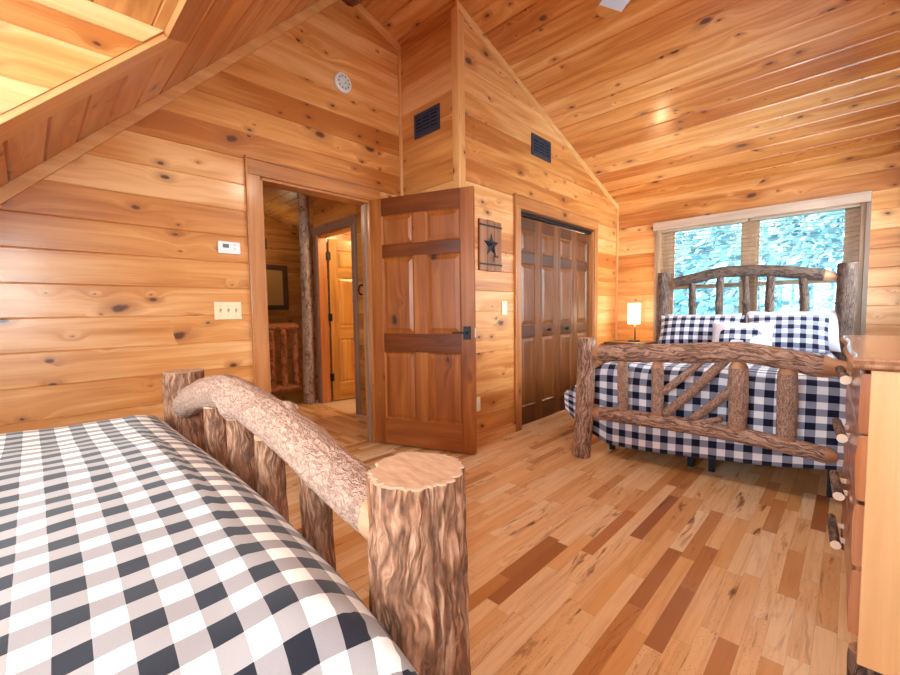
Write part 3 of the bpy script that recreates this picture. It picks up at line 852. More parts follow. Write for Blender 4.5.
boarded('wall_great_room', [[(XF, 0.2, -2.7), (XF, 6.2, -2.7), (XF, 6.2, RN(6.2)), (XF, YRG, ZRG), (XF, 0.2, RS(0.2))]], (0, 1, 0), (0, 0, 1), (1, 0, 0), 0.17, HALLPINE, v0=0.087)
boarded('wall_great_room_north', [[(XF, 6.2, -2.7), (-4.74, 6.2, -2.7), (-4.74, 6.2, RN(6.2)), (XF, 6.2, RN(6.2))]], (1, 0, 0), (0, 0, 1), (0, -1, 0), 0.17, HALLPINE, v0=0.087)
mb = MB(); mb.box((XF, -0.5, -2.8), (-4.74, 6.2, -2.7)); mb.build('floor', FLOOR, kind='structure')
# small lit room beyond the hall door
boarded('wall_bath_west', [[(-4.74, YH + 0.11, -0.1), (-4.74, 4.2, -0.1), (-4.74, 4.2, 2.45), (-4.74, YH + 0.11, 2.45)]], (0, 1, 0), (0, 0, 1), (1, 0, 0), 0.17, HALLPINE, thick=0.1, v0=0.087)
boarded('wall_bath_north', [[(-4.74, 4.2, 0), (-3.0, 4.2, 0), (-3.0, 4.2, 2.45), (-4.74, 4.2, 2.45)]], (1, 0, 0), (0, 0, 1), (0, -1, 0), 0.17, HALLPINE, v0=0.087)
mb = MB(); mb.box((-4.74, YH + 0.11, 2.4), (-2.9, 4.2, 2.45)); mb.build('ceiling_bath', HALLPINE, kind='structure')
# hall door casing and its open door
for a, b, g in (((-4.73, YH - 0.02, 0), (-4.655, YH, 2.05), (0, 0, 1)), ((-3.89, YH - 0.02, 0), (-3.81, YH, 2.05), (0, 0, 1)), ((-4.73, YH - 0.02, 2.05), (-3.81, YH, 2.15), (1, 0, 0))):
    trim(a, b, GREYPINE, grain=g)
trim((-4.66, YH - 0.004, 0), (-4.64, YH + 0.11, 2.05), CASING); trim((-3.90, YH - 0.004, 0), (-3.88, YH + 0.11, 2.05), CASING); trim((-4.64, YH - 0.004, 2.03), (-3.90, YH + 0.11, 2.05), CASING, grain=(1, 0, 0))
HD = (-4.632, YH + 0.135); LD = (-4.55, YH + 0.135 + 0.76)
T, W = frame_T(HD, LD, 0.012)
root = thing('door_3', (HD[0], HD[1], 0.012), 'open hall door tinted golden as by lamplight, with black hinges, seen through the doorway', 'door', kind='structure')
cols3 = [(0.10, 0.34), (0.44, 0.68)]
panel_door(root, T, W, 2.01, 0.036, cols3, rows6, 0.1, (DOOR_LAMPLIT, DOOR_LAMPLIT))
for z in (0.25, 1.0, 1.75):
    mb = MB(); mb.box((-0.03, -0.012, z), (0.018, 0.006, z + 0.095), T=T); mb.build('hinge', BLACK, parent=root, bevel=0.003)
# round log post at the end of the hall wall
o = log_obj('log_post', [(-4.80, 2.40, 0.0), (-4.79, 2.41, 1.3), (-4.80, 2.40, RN(2.47) - 0.03)], [0.072, 0.066, 0.062], [BARK_GREY, CUT], amp=0.003, n=24, rings=60, seed=1.2, fur=0.3)
tag(o, 'tall grey peeled log post at the end of the hall railing', 'post')
# log railing of the loft
root = thing('log_railing', (-4.86, 1.3, 0.0), 'log balcony railing with upright spindles seen through the doorway', 'railing')
log_obj('handrail', [(-4.86, 0.35, 0.96), (-4.86, 2.325, 0.955)], 0.045, [BARK_RED, CUT], root, amp=0.003, n=18, fur=0.3)
log_obj('lower_rail', [(-4.86, 0.35, 0.22), (-4.86, 2.325, 0.215)], 0.042, [BARK_RED, CUT], root, amp=0.003, n=18, fur=0.3)
y = 2.27; k = 0
while y > 0.45:
    log_obj('baluster', [(-4.86, y, 0.24), (-4.86 + 0.006 * math.sin(k * 2.1), y, 0.6), (-4.86, y, 0.94)], [0.036, 0.042, 0.036], [BARK_RED, CUT], root, amp=0.003, n=16, rings=18, seed=k * 1.7, fur=0.3)
    y -= 0.147; k += 1
# framed picture and vent on the far wall
def on_far(name, label, cat, ya, za, yb, zb):
    return thing(name, (XF, (ya + yb) / 2, za), label, cat)
py0, py1, pz0, pz1 = 2.62, 3.80, 1.19, 2.10
root = on_far('picture_frame', 'dark framed glazed picture on the wall beyond the hall railing', 'picture', py0, pz0, py1, pz1)
fw = 0.10
for a, b, g in (((py0, pz0), (py1, pz0 + fw), (0, 1, 0)), ((py0, pz1 - fw), (py1, pz1), (0, 1, 0)), ((py0, pz0 + fw), (py0 + fw, pz1 - fw), (0, 0, 1)), ((py1 - fw, pz0 + fw), (py1, pz1 - fw), (0, 0, 1))):
    mb = MB(); mb.box((XF, a[0], a[1]), (XF + 0.04, b[0], b[1]), grain=g); mb.build('frame_side', PICFRAME, parent=root, bevel=0.003)
mb = MB(); mb.box((XF + 0.005, py0 + fw, pz0 + fw), (XF + 0.015, py1 - fw, pz1 - fw)); mb.build('print', PICT, parent=root)  # its colour imitates light reflected in the glass

def grille(name, label, c, u, v, n, w, h, bars_h=5, group=None):
    """louvred air grille centred at c, u = width dir, v = up, n = outward"""
    c = Vector(c); u = Vector(u); v = Vector(v); n = Vector(n)
    T = Matrix(((u.x, n.x, v.x, c.x), (u.y, n.y, v.y, c.y), (u.z, n.z, v.z, c.z), (0, 0, 0, 1)))
    root = thing(name, c - v * h / 2, label, 'air vent', group)
    f = 0.024
    mb = MB()
    mb.box((-w / 2, 0, -h / 2), (w / 2, 0.012, -h / 2 + f), T=T); mb.box((-w / 2, 0, h / 2 - f), (w / 2, 0.012, h / 2), T=T)
    mb.box((-w / 2, 0, -h / 2 + f), (-w / 2 + f, 0.012, h / 2 - f), T=T); mb.box((w / 2 - f, 0, -h / 2 + f), (w / 2, 0.012, h / 2 - f), T=T)
    mb.build('frame', NAVYBLACK, parent=root)
    mb = MB(); mb.box((-w / 2 + f, 0.0005, -h / 2 + f), (w / 2 - f, 0.002, h / 2 - f), T=T); mb.build('shade_plate', VENT_SHADE, parent=root)  # flat black plate stands in for the shade behind the louvres
    for k in range(bars_h):
        z = -h / 2 + f + (k + 0.5) * (h - 2 * f) / bars_h
        mb = MB(); T2 = T @ Matrix.Translation((0, 0.006, z)) @ Matrix.Rotation(math.radians(-35), 4, 'X')
        mb.box((-w / 2 + f, -0.004, -0.007), (w / 2 - f, 0.004, 0.007), T=T2); mb.build('louvre', NAVYBLACK, parent=root)
    for q in (-0.16, 0.16):
        mb = MB(); mb.box((w * q - 0.004, 0.006, -h / 2 + f), (w * q + 0.004, 0.013, h / 2 - f), T=T); mb.build('bar', NAVYBLACK, parent=root)
grille('air_vent', 'dark air vent high on the narrow wall above the open door', (-2.54, YR, 2.655), (1, 0, 0), (0, 0, 1), (0, -1, 0), 0.30, 0.195)
grille('air_vent', 'dark air vent under the sloping ceiling above the closet doors', (XC, 3.525, 2.657), (0, 1, 0), (0, 0, 1), (1, 0, 0), 0.335, 0.195)
grille('air_vent', 'small dark air vent on the far wall above the framed picture', (XF, 3.10, 2.50), (0, 1, 0), (0, 0, 1), (1, 0, 0), 0.62, 0.21)
# iron hook beside the hall door
root = thing('wall_hook', (-3.70, YH, 1.31), 'black iron hook on the hall wall just inside the doorway', 'hook')
mb = MB(); mb.lathe([(0, -0.006), (0.03, -0.006), (0.03, 0.0), (0, 0.0)], (-3.70, YH, 1.40), n=20, axis='y'); mb.build('rosette', BLACK, parent=root)
mb = MB()
arc = [(-3.70, YH - 0.01, 1.40)] + [(-3.70, YH - 0.035 - 0.03 * math.sin(a), 1.35 + 0.05 * math.cos(a)) for a in [k * PI / 8 for k in range(0, 10)]]
log(mb, arc, 0.008, n=10, rings=30, amp=0.0, bark=0, cut=0); mb.build('hook', BLACK, parent=root)

# ================================================================== WALL FITTINGS
# thermostat
ty0, ty1, tz0, tz1 = 0.862, 0.994, 1.498, 1.575
root = thing('thermostat', (XW, (ty0 + ty1) / 2, tz0), 'white thermostat on the pine wall above the triple light switch', 'thermostat')
mb = MB(); mb.box((XW, ty0, tz0), (XW + 0.022, ty1, tz1)); mb.build('case', WHITE, parent=root, bevel=0.006)
mb = MB(); mb.box((XW + 0.022, ty0 + 0.026, tz0 + 0.036), (XW + 0.0235, ty0 + 0.062, tz0 + 0.060)); mb.build('display', LCD, parent=root)
for z in (0.028, 0.052):
    mb = MB(); mb.box((XW + 0.022, ty1 - 0.042, tz0 + z), (XW + 0.025, ty1 - 0.030, tz0 + z + 0.010)); mb.build('button', WHITE2, parent=root, bevel=0.001)
# triple switch
sy0, sy1, sz0, sz1 = 0.826, 0.988, 1.080, 1.192
root = thing('light_switch', (XW, (sy0 + sy1) / 2, sz0), 'almond triple toggle light switch plate beside the doorway', 'light switch')
mb = MB(); mb.box((XW, sy0, sz0), (XW + 0.007, sy1, sz1)); mb.build('plate', ALMOND, parent=root, bevel=0.003)
for k in range(3):
    yc = (sy0 + sy1) / 2 + (k - 1) * 0.046
    mb = MB(); mb.box((XW + 0.007, yc - 0.005, (sz0 + sz1) / 2 - 0.012), (XW + 0.009, yc + 0.005, (sz0 + sz1) / 2 + 0.012), m=0)
    T = Matrix.Translation((XW + 0.009, yc, (sz0 + sz1) / 2 + 0.004)) @ Matrix.Rotation(math.radians(-25), 4, 'Y')
    mb.box((-0.002, -0.0035, -0.006), (0.013, 0.0035, 0.005), T=T)
    mb.build('toggle', ALMOND_D, parent=root)
    for dz in (-0.03, 0.03):
        mb = MB(); mb.lathe([(0, 0.0), (0.003, 0.0), (0.0025, 0.001), (0, 0.0012)], (XW + 0.007, yc, (sz0 + sz1) / 2 + dz), n=10, axis='x'); mb.build('screw', ALMOND_D, parent=root)
# closet-side rocker switch
root = thing('light_switch', (XC, 2.927, 1.075), 'white single light switch between the star plaque and the closet', 'light switch')
mb = MB(); mb.box((XC, 2.89, 1.075), (XC + 0.007, 2.965, 1.195)); mb.build('plate', ALMOND, parent=root, bevel=0.003)
mb = MB(); mb.box((XC + 0.007, 2.912, 1.105), (XC + 0.010, 2.943, 1.165)); mb.build('rocker', WHITE, parent=root, bevel=0.002)
# outlet
root = thing('wall_outlet', (XC, 2.55, 0.285), 'white wall outlet low on the closet wall beside the open door', 'outlet')
mb = MB(); mb.box((XC, 2.512, 0.285), (XC + 0.007, 2.588, 0.405)); mb.build('plate', ALMOND, parent=root, bevel=0.003)
for z in (0.310, 0.355):
    mb = MB(); mb.box((XC + 0.007, 2.534, z), (XC + 0.009, 2.566, z + 0.028)); s_ = mb.build('socket', WHITE, parent=root, bevel=0.003)
    for dy in (-0.006, 0.006):
        mb = MB(); mb.box((XC + 0.0088, 2.55 + dy - 0.001, z + 0.012), (XC + 0.0094, 2.55 + dy + 0.001, z + 0.022)); mb.build('slot', BLACK, parent=s_)
# smoke alarm
root = thing('smoke_alarm', (XW, 1.798, 2.878), 'round white smoke alarm high on the pine wall above the doorway', 'smoke alarm')
mb = MB(); mb.lathe([(0, 0), (0.072, 0.0), (0.072, 0.018), (0.066, 0.026), (0.058, 0.026)], (XW, 1.798, 2.878), n=40, axis='x'); mb.build('rim', WHITE, parent=root)
mb = MB(); mb.lathe([(0.058, 0.026), (0.057, 0.022), (0.05, 0.024), (0.03, 0.034), (0.0, 0.036)], (XW, 1.798, 2.878), n=40, axis='x'); mb.build('cover', WHITE2, parent=root)
for k in range(10):
    a = k * 2 * PI / 10
    T = Matrix.Translation((XW + 0.029, 1.798, 2.878)) @ Matrix.Rotation(a, 4, 'X')
    mb = MB(); mb.box((-0.003, 0.036, -0.004), (0.001, 0.050, 0.004), T=T); mb.build('slot', LCD, parent=root)
mb = MB(); mb.lathe([(0, 0), (0.006, 0.0), (0.005, 0.003), (0, 0.003)], (XW + 0.034, 1.805, 2.87), n=12, axis='x'); mb.build('button', LCD, parent=root)

# star plaque
root = thing('star_plaque', (XC, 2.73, 1.44), 'rustic wooden wall plaque with a dark metal star, beside the open door', 'wall plaque')
for k in range(3):
    y0 = 2.585 + k * 0.098
    mb = MB(); mb.box((XC - 0.003, y0, 1.44 + (0.006, 0.0, 0.004)[k]), (XC + 0.016, y0 + 0.095, 1.862 - (0.004, 0.0, 0.006)[k]), grain=(0, 0, 1)); mb.build('board', PLAQUE, parent=root, bevel=0.003)
for z in (1.49, 1.805):
    mb = MB(); mb.box((XC + 0.016, 2.582, z), (XC + 0.021, 2.880, z + 0.014)); mb.build('strap', BLACK, parent=root, bevel=0.001)
mb = MB()
cy, cz, ro, ri = 2.735, 1.655, 0.105, 0.043
apex = Vector((XC + 0.045, cy, cz))
pts = []
for k in range(10):
    a = PI / 2 + k * PI / 5
    r_ = ro if k % 2 == 0 else ri
    pts.append(Vector((XC + 0.017, cy + r_ * math.cos(a), cz + r_ * math.sin(a))))
for k in range(10): mb.face([pts[k], pts[(k + 1) % 10], apex])
mb.face(pts[::-1])
st = mb.build('star', STARM, parent=root)
mb = MB(); arc = [(XC + 0.026 + 0.02 * math.sin(a), 2.775 + 0.022 * math.cos(a), 1.575 - 0.02 * math.sin(a)) for a in [k * PI / 8 for k in range(9)]]
log(mb, arc, 0.004, n=8, rings=20, amp=0, bark=0, cut=0); mb.build('hook', BLACK, parent=root)

# ================================================================== CLOTH
def quilt(name, mat, T, W, L, top, r, dl, dr, df, label, cat='quilt', flare=0.10, N=(90, 110), period=0.09, wav=0.012, flareL=None, seed=0.0, hem=None, cornerdrop=0.0, crown=0.01, bow=0.0):
    """cloth over a mattress W (across, local x 0..W) by L (local y 0=foot .. L=head); drops dl,dr,df"""
    nx, ny = N
    P = []; U = []
    flareL = flare if flareL is None else flareL
    def over(e, fl):
        # returns (outward offset, drop) for cloth hanging e past the start of the rounded edge
        q = r * PI / 2
        if e <= 0: return 0.0, 0.0
        if e < q:
            a = e / r
            return r * math.sin(a), r * (1 - math.cos(a))
        return r + (e - q) * fl, r + (e - q) * math.sqrt(max(1 - fl * fl, 0))
    xs = [-dl + (W + dl + dr) * i / nx for i in range(nx + 1)]
    ys = [-df + (L + df) * j / ny for j in range(ny + 1)]
    for j, q in enumerate(ys):
        row = []; ur = []
        for i, p in enumerate(xs):
            el = max(r - p, 0.0); er = max(p - (W - r), 0.0); ef = max(r - q, 0.0)
            ol, zl = over(el, flareL); orr, zr = over(er, flare); of, zf = over(ef, flare)
            x = min(max(p, r), W - r) - ol + orr
            y = max(q, r) - of
            z1 = max(zl, zr); z2 = zf
            both = min(z1, z2)
            z = max(z1, z2) + both * 0.22
            if both > 0:
                ex = min(both, 0.5) * 0.34
                sgn = -1 if zl > zr else 1
                x += sgn * ex * (1 + (cornerdrop if sgn < 0 else 0)); y -= ex * 0.55
            zz = top - z
            drape = min(max(z1, z2) / 0.15, 1.0)
            w1 = noise.noise(Vector((p * 3.1 + seed, q * 3.3, seed))) * wav + noise.noise(Vector((p * 9 + seed, q * 9, 2.0))) * wav * 0.35
            if drape < 1: zz += w1 * (1 - drape)
            if z2 > r: y -= (math.sin(p * 9.0 + seed) * 0.5 + 0.5) * 0.018 * drape
            if z1 > r: x += (-1 if zl > zr else 1) * (math.sin(q * 8.0 + seed) * 0.5 + 0.5) * 0.02 * drape
            if z1 == 0 and z2 == 0: zz += crown * math.sin(PI * min(max((p - r) / (W - 2 * r), 0), 1)) 
            if hem is not None and z2 > r:
                # shorten or lengthen the foot drop along the hem
                f = (z2 - r) / max(df - r, 0.1)
                zz += hem(p / W) * f
            if bow: y += bow * min(max(p / W, 0), 1) ** 5 * max(0.0, 1 - max(q, 0) / 0.45)
            row.append(T @ Vector((x, y, max(zz, 0.03)))); ur.append((p + 5.0, q + 5.0))
        P.append(row); U.append(ur)
    mb = MB(); mb.grid(P, U)
    o = mb.build(name, mat, solid=0.012)
    tag(o, label, cat)
    return o

def pillow(name, mat, c, w, h, thick, tilt, yaw, label, group=None, mats=None, roll=0.0, uvscale=1.0, build=True, flange=0.0, seed=0.0):
    """pillow standing on its long edge, leaning back by tilt (deg from vertical); c = centre of bottom edge"""
    T = Matrix.Translation(c) @ Matrix.Rotation(yaw, 4, 'Z') @ Matrix.Rotation(-math.radians(tilt), 4, 'X') @ Matrix.Rotation(math.radians(roll), 4, 'Y') @ Matrix.Translation((0, 0, h / 2))
    n = 30
    def pt(a, b, side):
        # superellipse-like plan with pinched corners
        ka = 1 - 0.06 * (1 - a * a) * 0 - 0.05 * (1 - abs(b) ** 2) * abs(a) ** 3
        kb = 1 - 0.07 * (1 - abs(a) ** 2) * abs(b) ** 3
        t_ = max((1 - abs(a) ** 2.6), 0) ** 0.55 * max((1 - abs(b) ** 2.6), 0) ** 0.55
        dz = noise.noise(Vector((a * 2 + seed, b * 2, seed))) * 0.01
        return Vector((a * w / 2 * ka, -side * (t_ * (thick / 2 + dz)), b * h / 2 * kb))
    mb = MB()
    for side in (1, -1):
        P = []; U = []
        for i in range(n + 1):
            a = math.sin(((i / n) * 2 - 1) * PI / 2)
            row = []; ur = []
            for j in range(n + 1):
                b = math.sin(((j / n) * 2 - 1) * PI / 2)
                row.append(T @ pt(a, b, side)); ur.append((a * w / 2 + 3.0, b * h / 2 + 3.0))
            P.append(row); U.append(ur)
        if side < 0: P = P[::-1]; U = U[::-1]
        mb.grid(P, U)
    root = None
    o = mb.build(name, mat, loc=T @ Vector((0, 0, -h / 2)))
    tag(o, label, 'pillow', group)
    return o, T, pt

# ================================================================== NEAR BED
NB = [BARK_POST, CUT, RIMW]
bed = thing('log_bed', (-1.11, 0.38, 0.0), 'nearest log bed, its bark-covered footboard posts in the foreground', 'bed', 'log beds')
log_obj('post', [(-0.405, 0.350, 0.0), (-0.4155, 0.3575, 0.5), (-0.4155, 0.3575, 0.898)], [0.076, 0.072, 0.068], NB, bed, n=160, rings=180, amp=0.0072, seed=0.6, rim=2)
log_obj('post', [(-1.805, 0.402, 0.0), (-1.805, 0.402, 0.90)], [0.072, 0.067], NB, bed, n=72, rings=80, amp=0.0045, seed=2.4, rim=2)
log_obj('top_rail', [(-1.752, 0.395, 0.772), (-1.66, 0.386, 0.806), (-1.527, 0.382, 0.846), (-1.259, 0.380, 0.894), (-1.037, 0.380, 0.879), (-0.822, 0.378, 0.85), (-0.687, 0.374, 0.823), (-0.579, 0.37, 0.808), (-0.44, 0.36, 0.800)],
        [0.046, 0.048, 0.049, 0.046, 0.045, 0.044, 0.043], [BARK_RAIL, TENON], bed, n=72, rings=190, amp=0.0035, seed=5.5, tip0=0.03, tip1=0.06, tipr=0.72, fur=0.8,
        bumps=((0.86, 0.9, 0.012, 0.02), (0.98, 0.2, 0.012, 0.018), (0.62, -2.2, 0.014, 0.03), (0.30, 1.2, 0.009, 0.03), (0.80, 2.6, 0.010, 0.03)))
log_obj('bottom_rail', [(-1.80, 0.40, 0.36), (-1.1, 0.385, 0.38), (-0.42, 0.36, 0.36)], 0.045, [BARK_POST, TENON], bed, n=36, amp=0.004, seed=8.1)
for k, (x, zt, r_) in enumerate(((-1.371, 0.86, 0.034), (-1.155, 0.865, 0.040), (-0.977, 0.845, 0.035), (-0.752, 0.815, 0.032))):
    log_obj('spindle', [(x, 0.382, zt), (x + 0.004, 0.384, 0.6), (x, 0.384, 0.36)], [r_ * 0.9, r_, r_], [BARK_POST, TENON], bed, n=40, rings=40, amp=0.003, seed=k * 3.3, tip0=0.016, tipr=0.6)
for x in (-1.80, -0.41):
    log_obj('side_rail', [(x, 0.38, 0.36), (x, -1.58, 0.36)], 0.04, [BARK_POST, CUT], bed, n=24, amp=0.003, seed=x)
    log_obj('headboard_post', [(x, -1.62, 0.0), (x, -1.62, 1.3)], 0.07, NB, bed, n=32, amp=0.004, seed=x * 3, rim=2)
log_obj('headboard_rail', [(-1.8, -1.62, 1.12), (-1.1, -1.62, 1.2), (-0.41, -1.62, 1.12)], 0.045, [BARK_RAIL, TENON], bed, n=28, amp=0.004, seed=9.0)
mb = MB(); mb.box((-1.66, -1.50, 0.33), (-0.44, 0.16, 0.70)); mb.build('mattress', WHITE_CLOTH, parent=bed, bevel=0.05)
TQ = Matrix.Translation((-1.81, 0.350, 0)) @ Matrix.Diagonal((1, -1, 1, 1))
quilt('quilt', GING_NEAR, TQ, 1.48, 1.84, 0.773, 0.14, 0.45, 0.45, 0.40, 'black, grey and white buffalo-check quilt covering the nearest bed', flare=0.04, N=(120, 140), wav=0.012, seed=1.3, crown=0.010, bow=0.065)

# ================================================================== FAR BED
FB = [BARK_FAR, CUT, RIMW]
bed = thing('log_bed', (-0.74, 4.0, 0.0), 'far log bed standing under the window, with headboard and footboard', 'bed', 'log beds')
log_obj('foot_post', [(-1.442, 2.89, 0.0), (-1.43, 2.925, 0.5), (-1.424, 2.93, 0.897)], [0.068, 0.067, 0.064], FB, bed, n=64, rings=80, amp=0.004, seed=0.2, rim=2)
log_obj('foot_post', [(0.09, 3.03, 0.0), (0.09, 3.03, 0.897)], [0.068, 0.064], FB, bed, n=40, rings=60, amp=0.004, seed=1.9, rim=2)
log_obj('top_rail', [(-1.40, 2.931, 0.786), (-1.167, 2.946, 0.797), (-0.982, 2.958, 0.806), (-0.686, 2.977, 0.826), (-0.478, 2.990, 0.840), (-0.289, 3.002, 0.816), (-0.117, 3.013, 0.785), (0.03, 3.02, 0.780)],
        [0.058, 0.062, 0.063, 0.064, 0.064, 0.062, 0.060, 0.056], [BARK_FAR, TENON], bed, n=48, rings=150, amp=0.0045, seed=3.7, tip0=0.07, tip1=0.13, tipr=0.3,
        bumps=((0.22, 2.2, 0.012, 0.02), (1.22, 2.4, 0.012, 0.02)))
log_obj('bottom_rail', [(-1.395, 2.932, 0.335), (-1.161, 2.947, 0.347), (-0.676, 2.978, 0.342), (-0.465, 2.991, 0.335), (-0.275, 3.003, 0.318), (-0.03, 3.02, 0.290)],
        [0.048, 0.052, 0.050, 0.048, 0.047, 0.046], [BARK_FAR, TENON], bed, n=40, rings=110, amp=0.004, seed=6.1, tip0=0.08, tip1=0.05, tipr=0.4)
for k, (x, y, z0, z1, r_) in enumerate(((-1.157, 2.947, 0.36, 0.77, 0.035), (-0.928, 2.961, 0.36, 0.77, 0.039), (-0.48, 2.99, 0.34, 0.80, 0.049), (-0.25, 3.005, 0.325, 0.785, 0.046))):
    log_obj('spindle', [(x, y, z0), (x, y, (z0 + z1) / 2), (x - 0.004, y, z1)], [r_, r_ * 1.05, r_], [BARK_SLAT, TENON], bed, n=36, rings=50, amp=0.003, seed=k * 2.2, tip0=0.045, tip1=0.05, tipr=0.4)
for k, (a, b, r_) in enumerate((((-0.90, 2.963, 0.548), (-0.66, 2.978, 0.79), 0.024), ((-0.885, 2.964, 0.395), (-0.54, 2.987, 0.80), 0.029), ((-0.72, 2.976, 0.395), (-0.50, 2.989, 0.63), 0.027), ((-0.70, 2.977, 0.385), (-0.56, 2.985, 0.42), 0.016))):
    log_obj('brace', [a, ((a[0] + b[0]) / 2, (a[1] + b[1]) / 2, (a[2] + b[2]) / 2 - 0.006), b], [r_, r_], [BARK_SLAT, CUT], bed, n=24, rings=30, amp=0.0025, seed=k * 5.1)
HBm = [BARK_DARK, CUT, RIMW]
log_obj('head_post', [(-1.555, 5.061, 0.0), (-1.545, 5.061, 1.512)], [0.07, 0.062], HBm, bed, n=40, rings=90, amp=0.004, seed=0.9, rim=2)
log_obj('head_post', [(-0.055, 5.157, 0.0), (-0.044, 5.157, 1.494)], [0.078, 0.070], HBm, bed, n=48, rings=90, amp=0.004, seed=2.9, rim=2)
log_obj('head_rail', [(-1.49, 5.064, 1.385), (-1.40, 5.070, 1.405), (-1.254, 5.079, 1.43), (-1.008, 5.095, 1.478), (-0.78, 5.11, 1.478), (-0.467, 5.13, 1.447), (-0.181, 5.148, 1.392), (-0.10, 5.152, 1.374)],
        [0.048, 0.050, 0.055, 0.058, 0.058, 0.058, 0.055, 0.05], [BARK_DARK, TENON], bed, n=36, rings=110, amp=0.004, seed=7.3, tip0=0.05, tip1=0.09, tipr=0.35)
log_obj('head_rail', [(-1.52, 5.063, 0.80), (-0.07, 5.155, 0.80)], 0.045, [BARK_DARK, TENON], bed, n=24, rings=60, amp=0.004, seed=7.9)
for k, (x, y, zt, r_) in enumerate(((-1.262, 5.079, 1.42, 0.036), (-0.996, 5.096, 1.46, 0.036), (-0.787, 5.109, 1.47, 0.030), (-0.578, 5.123, 1.45, 0.040), (-0.339, 5.138, 1.41, 0.038))):
    log_obj('spindle', [(x, y, 0.80), (x + 0.012 * (-1) ** k, y, 1.12), (x - 0.006, y, zt)], [r_ * 1.05, r_, r_ * 0.9], [BARK_DARK, TENON], bed, n=24, rings=40, amp=0.004, seed=k * 1.3, bumps=((0.36, 2.4, 0.014, 0.02),))
for (a, b) in (((-1.40, 3.0), (-1.52, 5.0)), ((0.08, 3.09), (-0.06, 5.09))):
    log_obj('side_rail', [(a[0], a[1], 0.34), (b[0], b[1], 0.34)], 0.05, FB, bed, n=20, rings=40, amp=0.003, seed=a[0])
au = Vector((-0.064, 0.998, 0)); ac = Vector((0.998, 0.064, 0)); o0 = Vector((-1.425, 2.93, 0))
TB = Matrix(((ac.x, au.x, 0, o0.x), (ac.y, au.y, 0, o0.y), (0, 0, 1, 0), (0, 0, 0, 1)))
mb = MB(); mb.box((0.12, 0.20, 0.36), (1.40, 2.0, 0.64), T=TB); mb.build('mattress', WHITE_CLOTH, parent=bed, bevel=0.05)
mb = MB()
mb.box((0.10, 0.16, 0.24), (1.42, 0.20, 0.30), T=TB); mb.box((0.10, 0.20, 0.24), (0.14, 2.0, 0.30), T=TB); mb.box((1.38, 0.20, 0.24), (1.42, 2.0, 0.30), T=TB); mb.box((0.74, 0.20, 0.24), (0.78, 2.0, 0.30), T=TB)
bf = mb.build('bed_frame', CONCEAL, parent=bed)
for (x, y) in ((0.66, 0.24), (0.79, 0.22), (1.385, 0.20), (0.11, 0.26), (0.66, 1.8), (0.79, 1.8), (0.11, 1.8), (1.385, 1.8)):
    mb = MB(); mb.box((x - 0.018, y - 0.018, 0), (x + 0.018, y + 0.018, 0.24), T=TB); mb.build('leg', CONCEAL, parent=bf)
TQ = TB @ Matrix.Translation((0.02, 0.085, 0))
quilt('quilt', GING_FAR, TQ, 1.465, 1.98, 0.695, 0.10, 0.22, 0.42, 0.54, 'navy and white checked quilt hanging over the foot of the far bed', flare=0.0, flareL=0.10, N=(90, 90), wav=0.012, seed=4.2,
      hem=lambda t: -0.02 + 0.11 * t * t + 0.26 * min(max((0.08 - t) / 0.23, 0), 1) ** 1.2, cornerdrop=0.9)
# pillows
yawb = math.atan2(0.064, 0.998)
pillow('pillow', WHITE_CLOTH, (-1.15, 4.985, 0.70), 0.70, 0.36, 0.15, 14, yawb, 'white pillow behind the left checked sham, against the headboard', 'white pillows on the far bed', seed=1.0)
pillow('pillow', WHITE_CLOTH, (-0.42, 5.02, 0.70), 0.72, 0.39, 0.15, 16, yawb, 'white pillow peeking out above and right of the right checked sham', 'white pillows on the far bed', seed=2.0)
pillow('pillow', GING_PIL, (-1.128, 4.77, 0.70), 0.76, 0.37, 0.17, 26, yawb, 'left large navy checked pillow sham on the far bed, beside the lamp', 'checked shams on the far bed', seed=3.0)
pillow('pillow', GING_PIL, (-0.425, 4.80, 0.70), 0.60, 0.37, 0.17, 24, yawb + 0.02, 'right large navy checked pillow sham on the far bed', 'checked shams on the far bed', seed=4.0)
pil, TP, ptf = pillow('pillow', WHITE_CLOTH, (-0.735, 4.595, 0.705), 0.48, 0.29, 0.13, 24, yawb, 'small white lumbar pillow with a checked bear patch, in front of the shams', seed=5.0)
# the bear patch: an outline filled on the pillow's front surface
bear = [(-0.70, -0.55), (-0.70, -0.10), (-0.66, 0.22), (-0.50, 0.40), (-0.25, 0.44), (-0.02, 0.38), (0.18, 0.42), (0.40, 0.46), (0.52, 0.36), (0.66, 0.14), (0.71, -0.02), (0.62, -0.10), (0.45, -0.08), (0.36, -0.22), (0.30, -0.55), (0.36, -0.68), (0.12, -0.68), (0.10, -0.42), (-0.08, -0.36), (-0.28, -0.40), (-0.34, -0.62), (-0.28, -0.70), (-0.56, -0.70)]
from mathutils.geometry import tessellate_polygon, delaunay_2d_cdt
pts2 = [Vector(p) for p in bear]
inner = []
def inside(p):
    c = False; n_ = len(bear)
    for i in range(n_):
        a, b = bear[i], bear[i - 1]
        if (a[1] > p[1]) != (b[1] > p[1]) and p[0] < (b[0] - a[0]) * (p[1] - a[1]) / (b[1] - a[1]) + a[0]: c = not c
    return c
for i in range(-14, 15):
    for j in range(-14, 15):
        q = (i / 18 + 0.003, j / 18 + 0.002)
        if inside(q): inner.append(Vector(q))
res = delaunay_2d_cdt(pts2 + inner, [], [list(range(len(pts2)))], 1, 1e-6)
mb = MB()
for f in res[2]:
    ps = [res[0][k] for k in f]
    P3 = []
    for q in ps:
        v = ptf(q.x, q.y, 1); v.y -= 0.003
        P3.append(TP @ v)
    mb.face(P3, [(q.x * 0.24, q.y * 0.145) for q in ps], sm=True)
bp = mb.build('bear_patch', GING_PIL, parent=None, loc=pil.location)
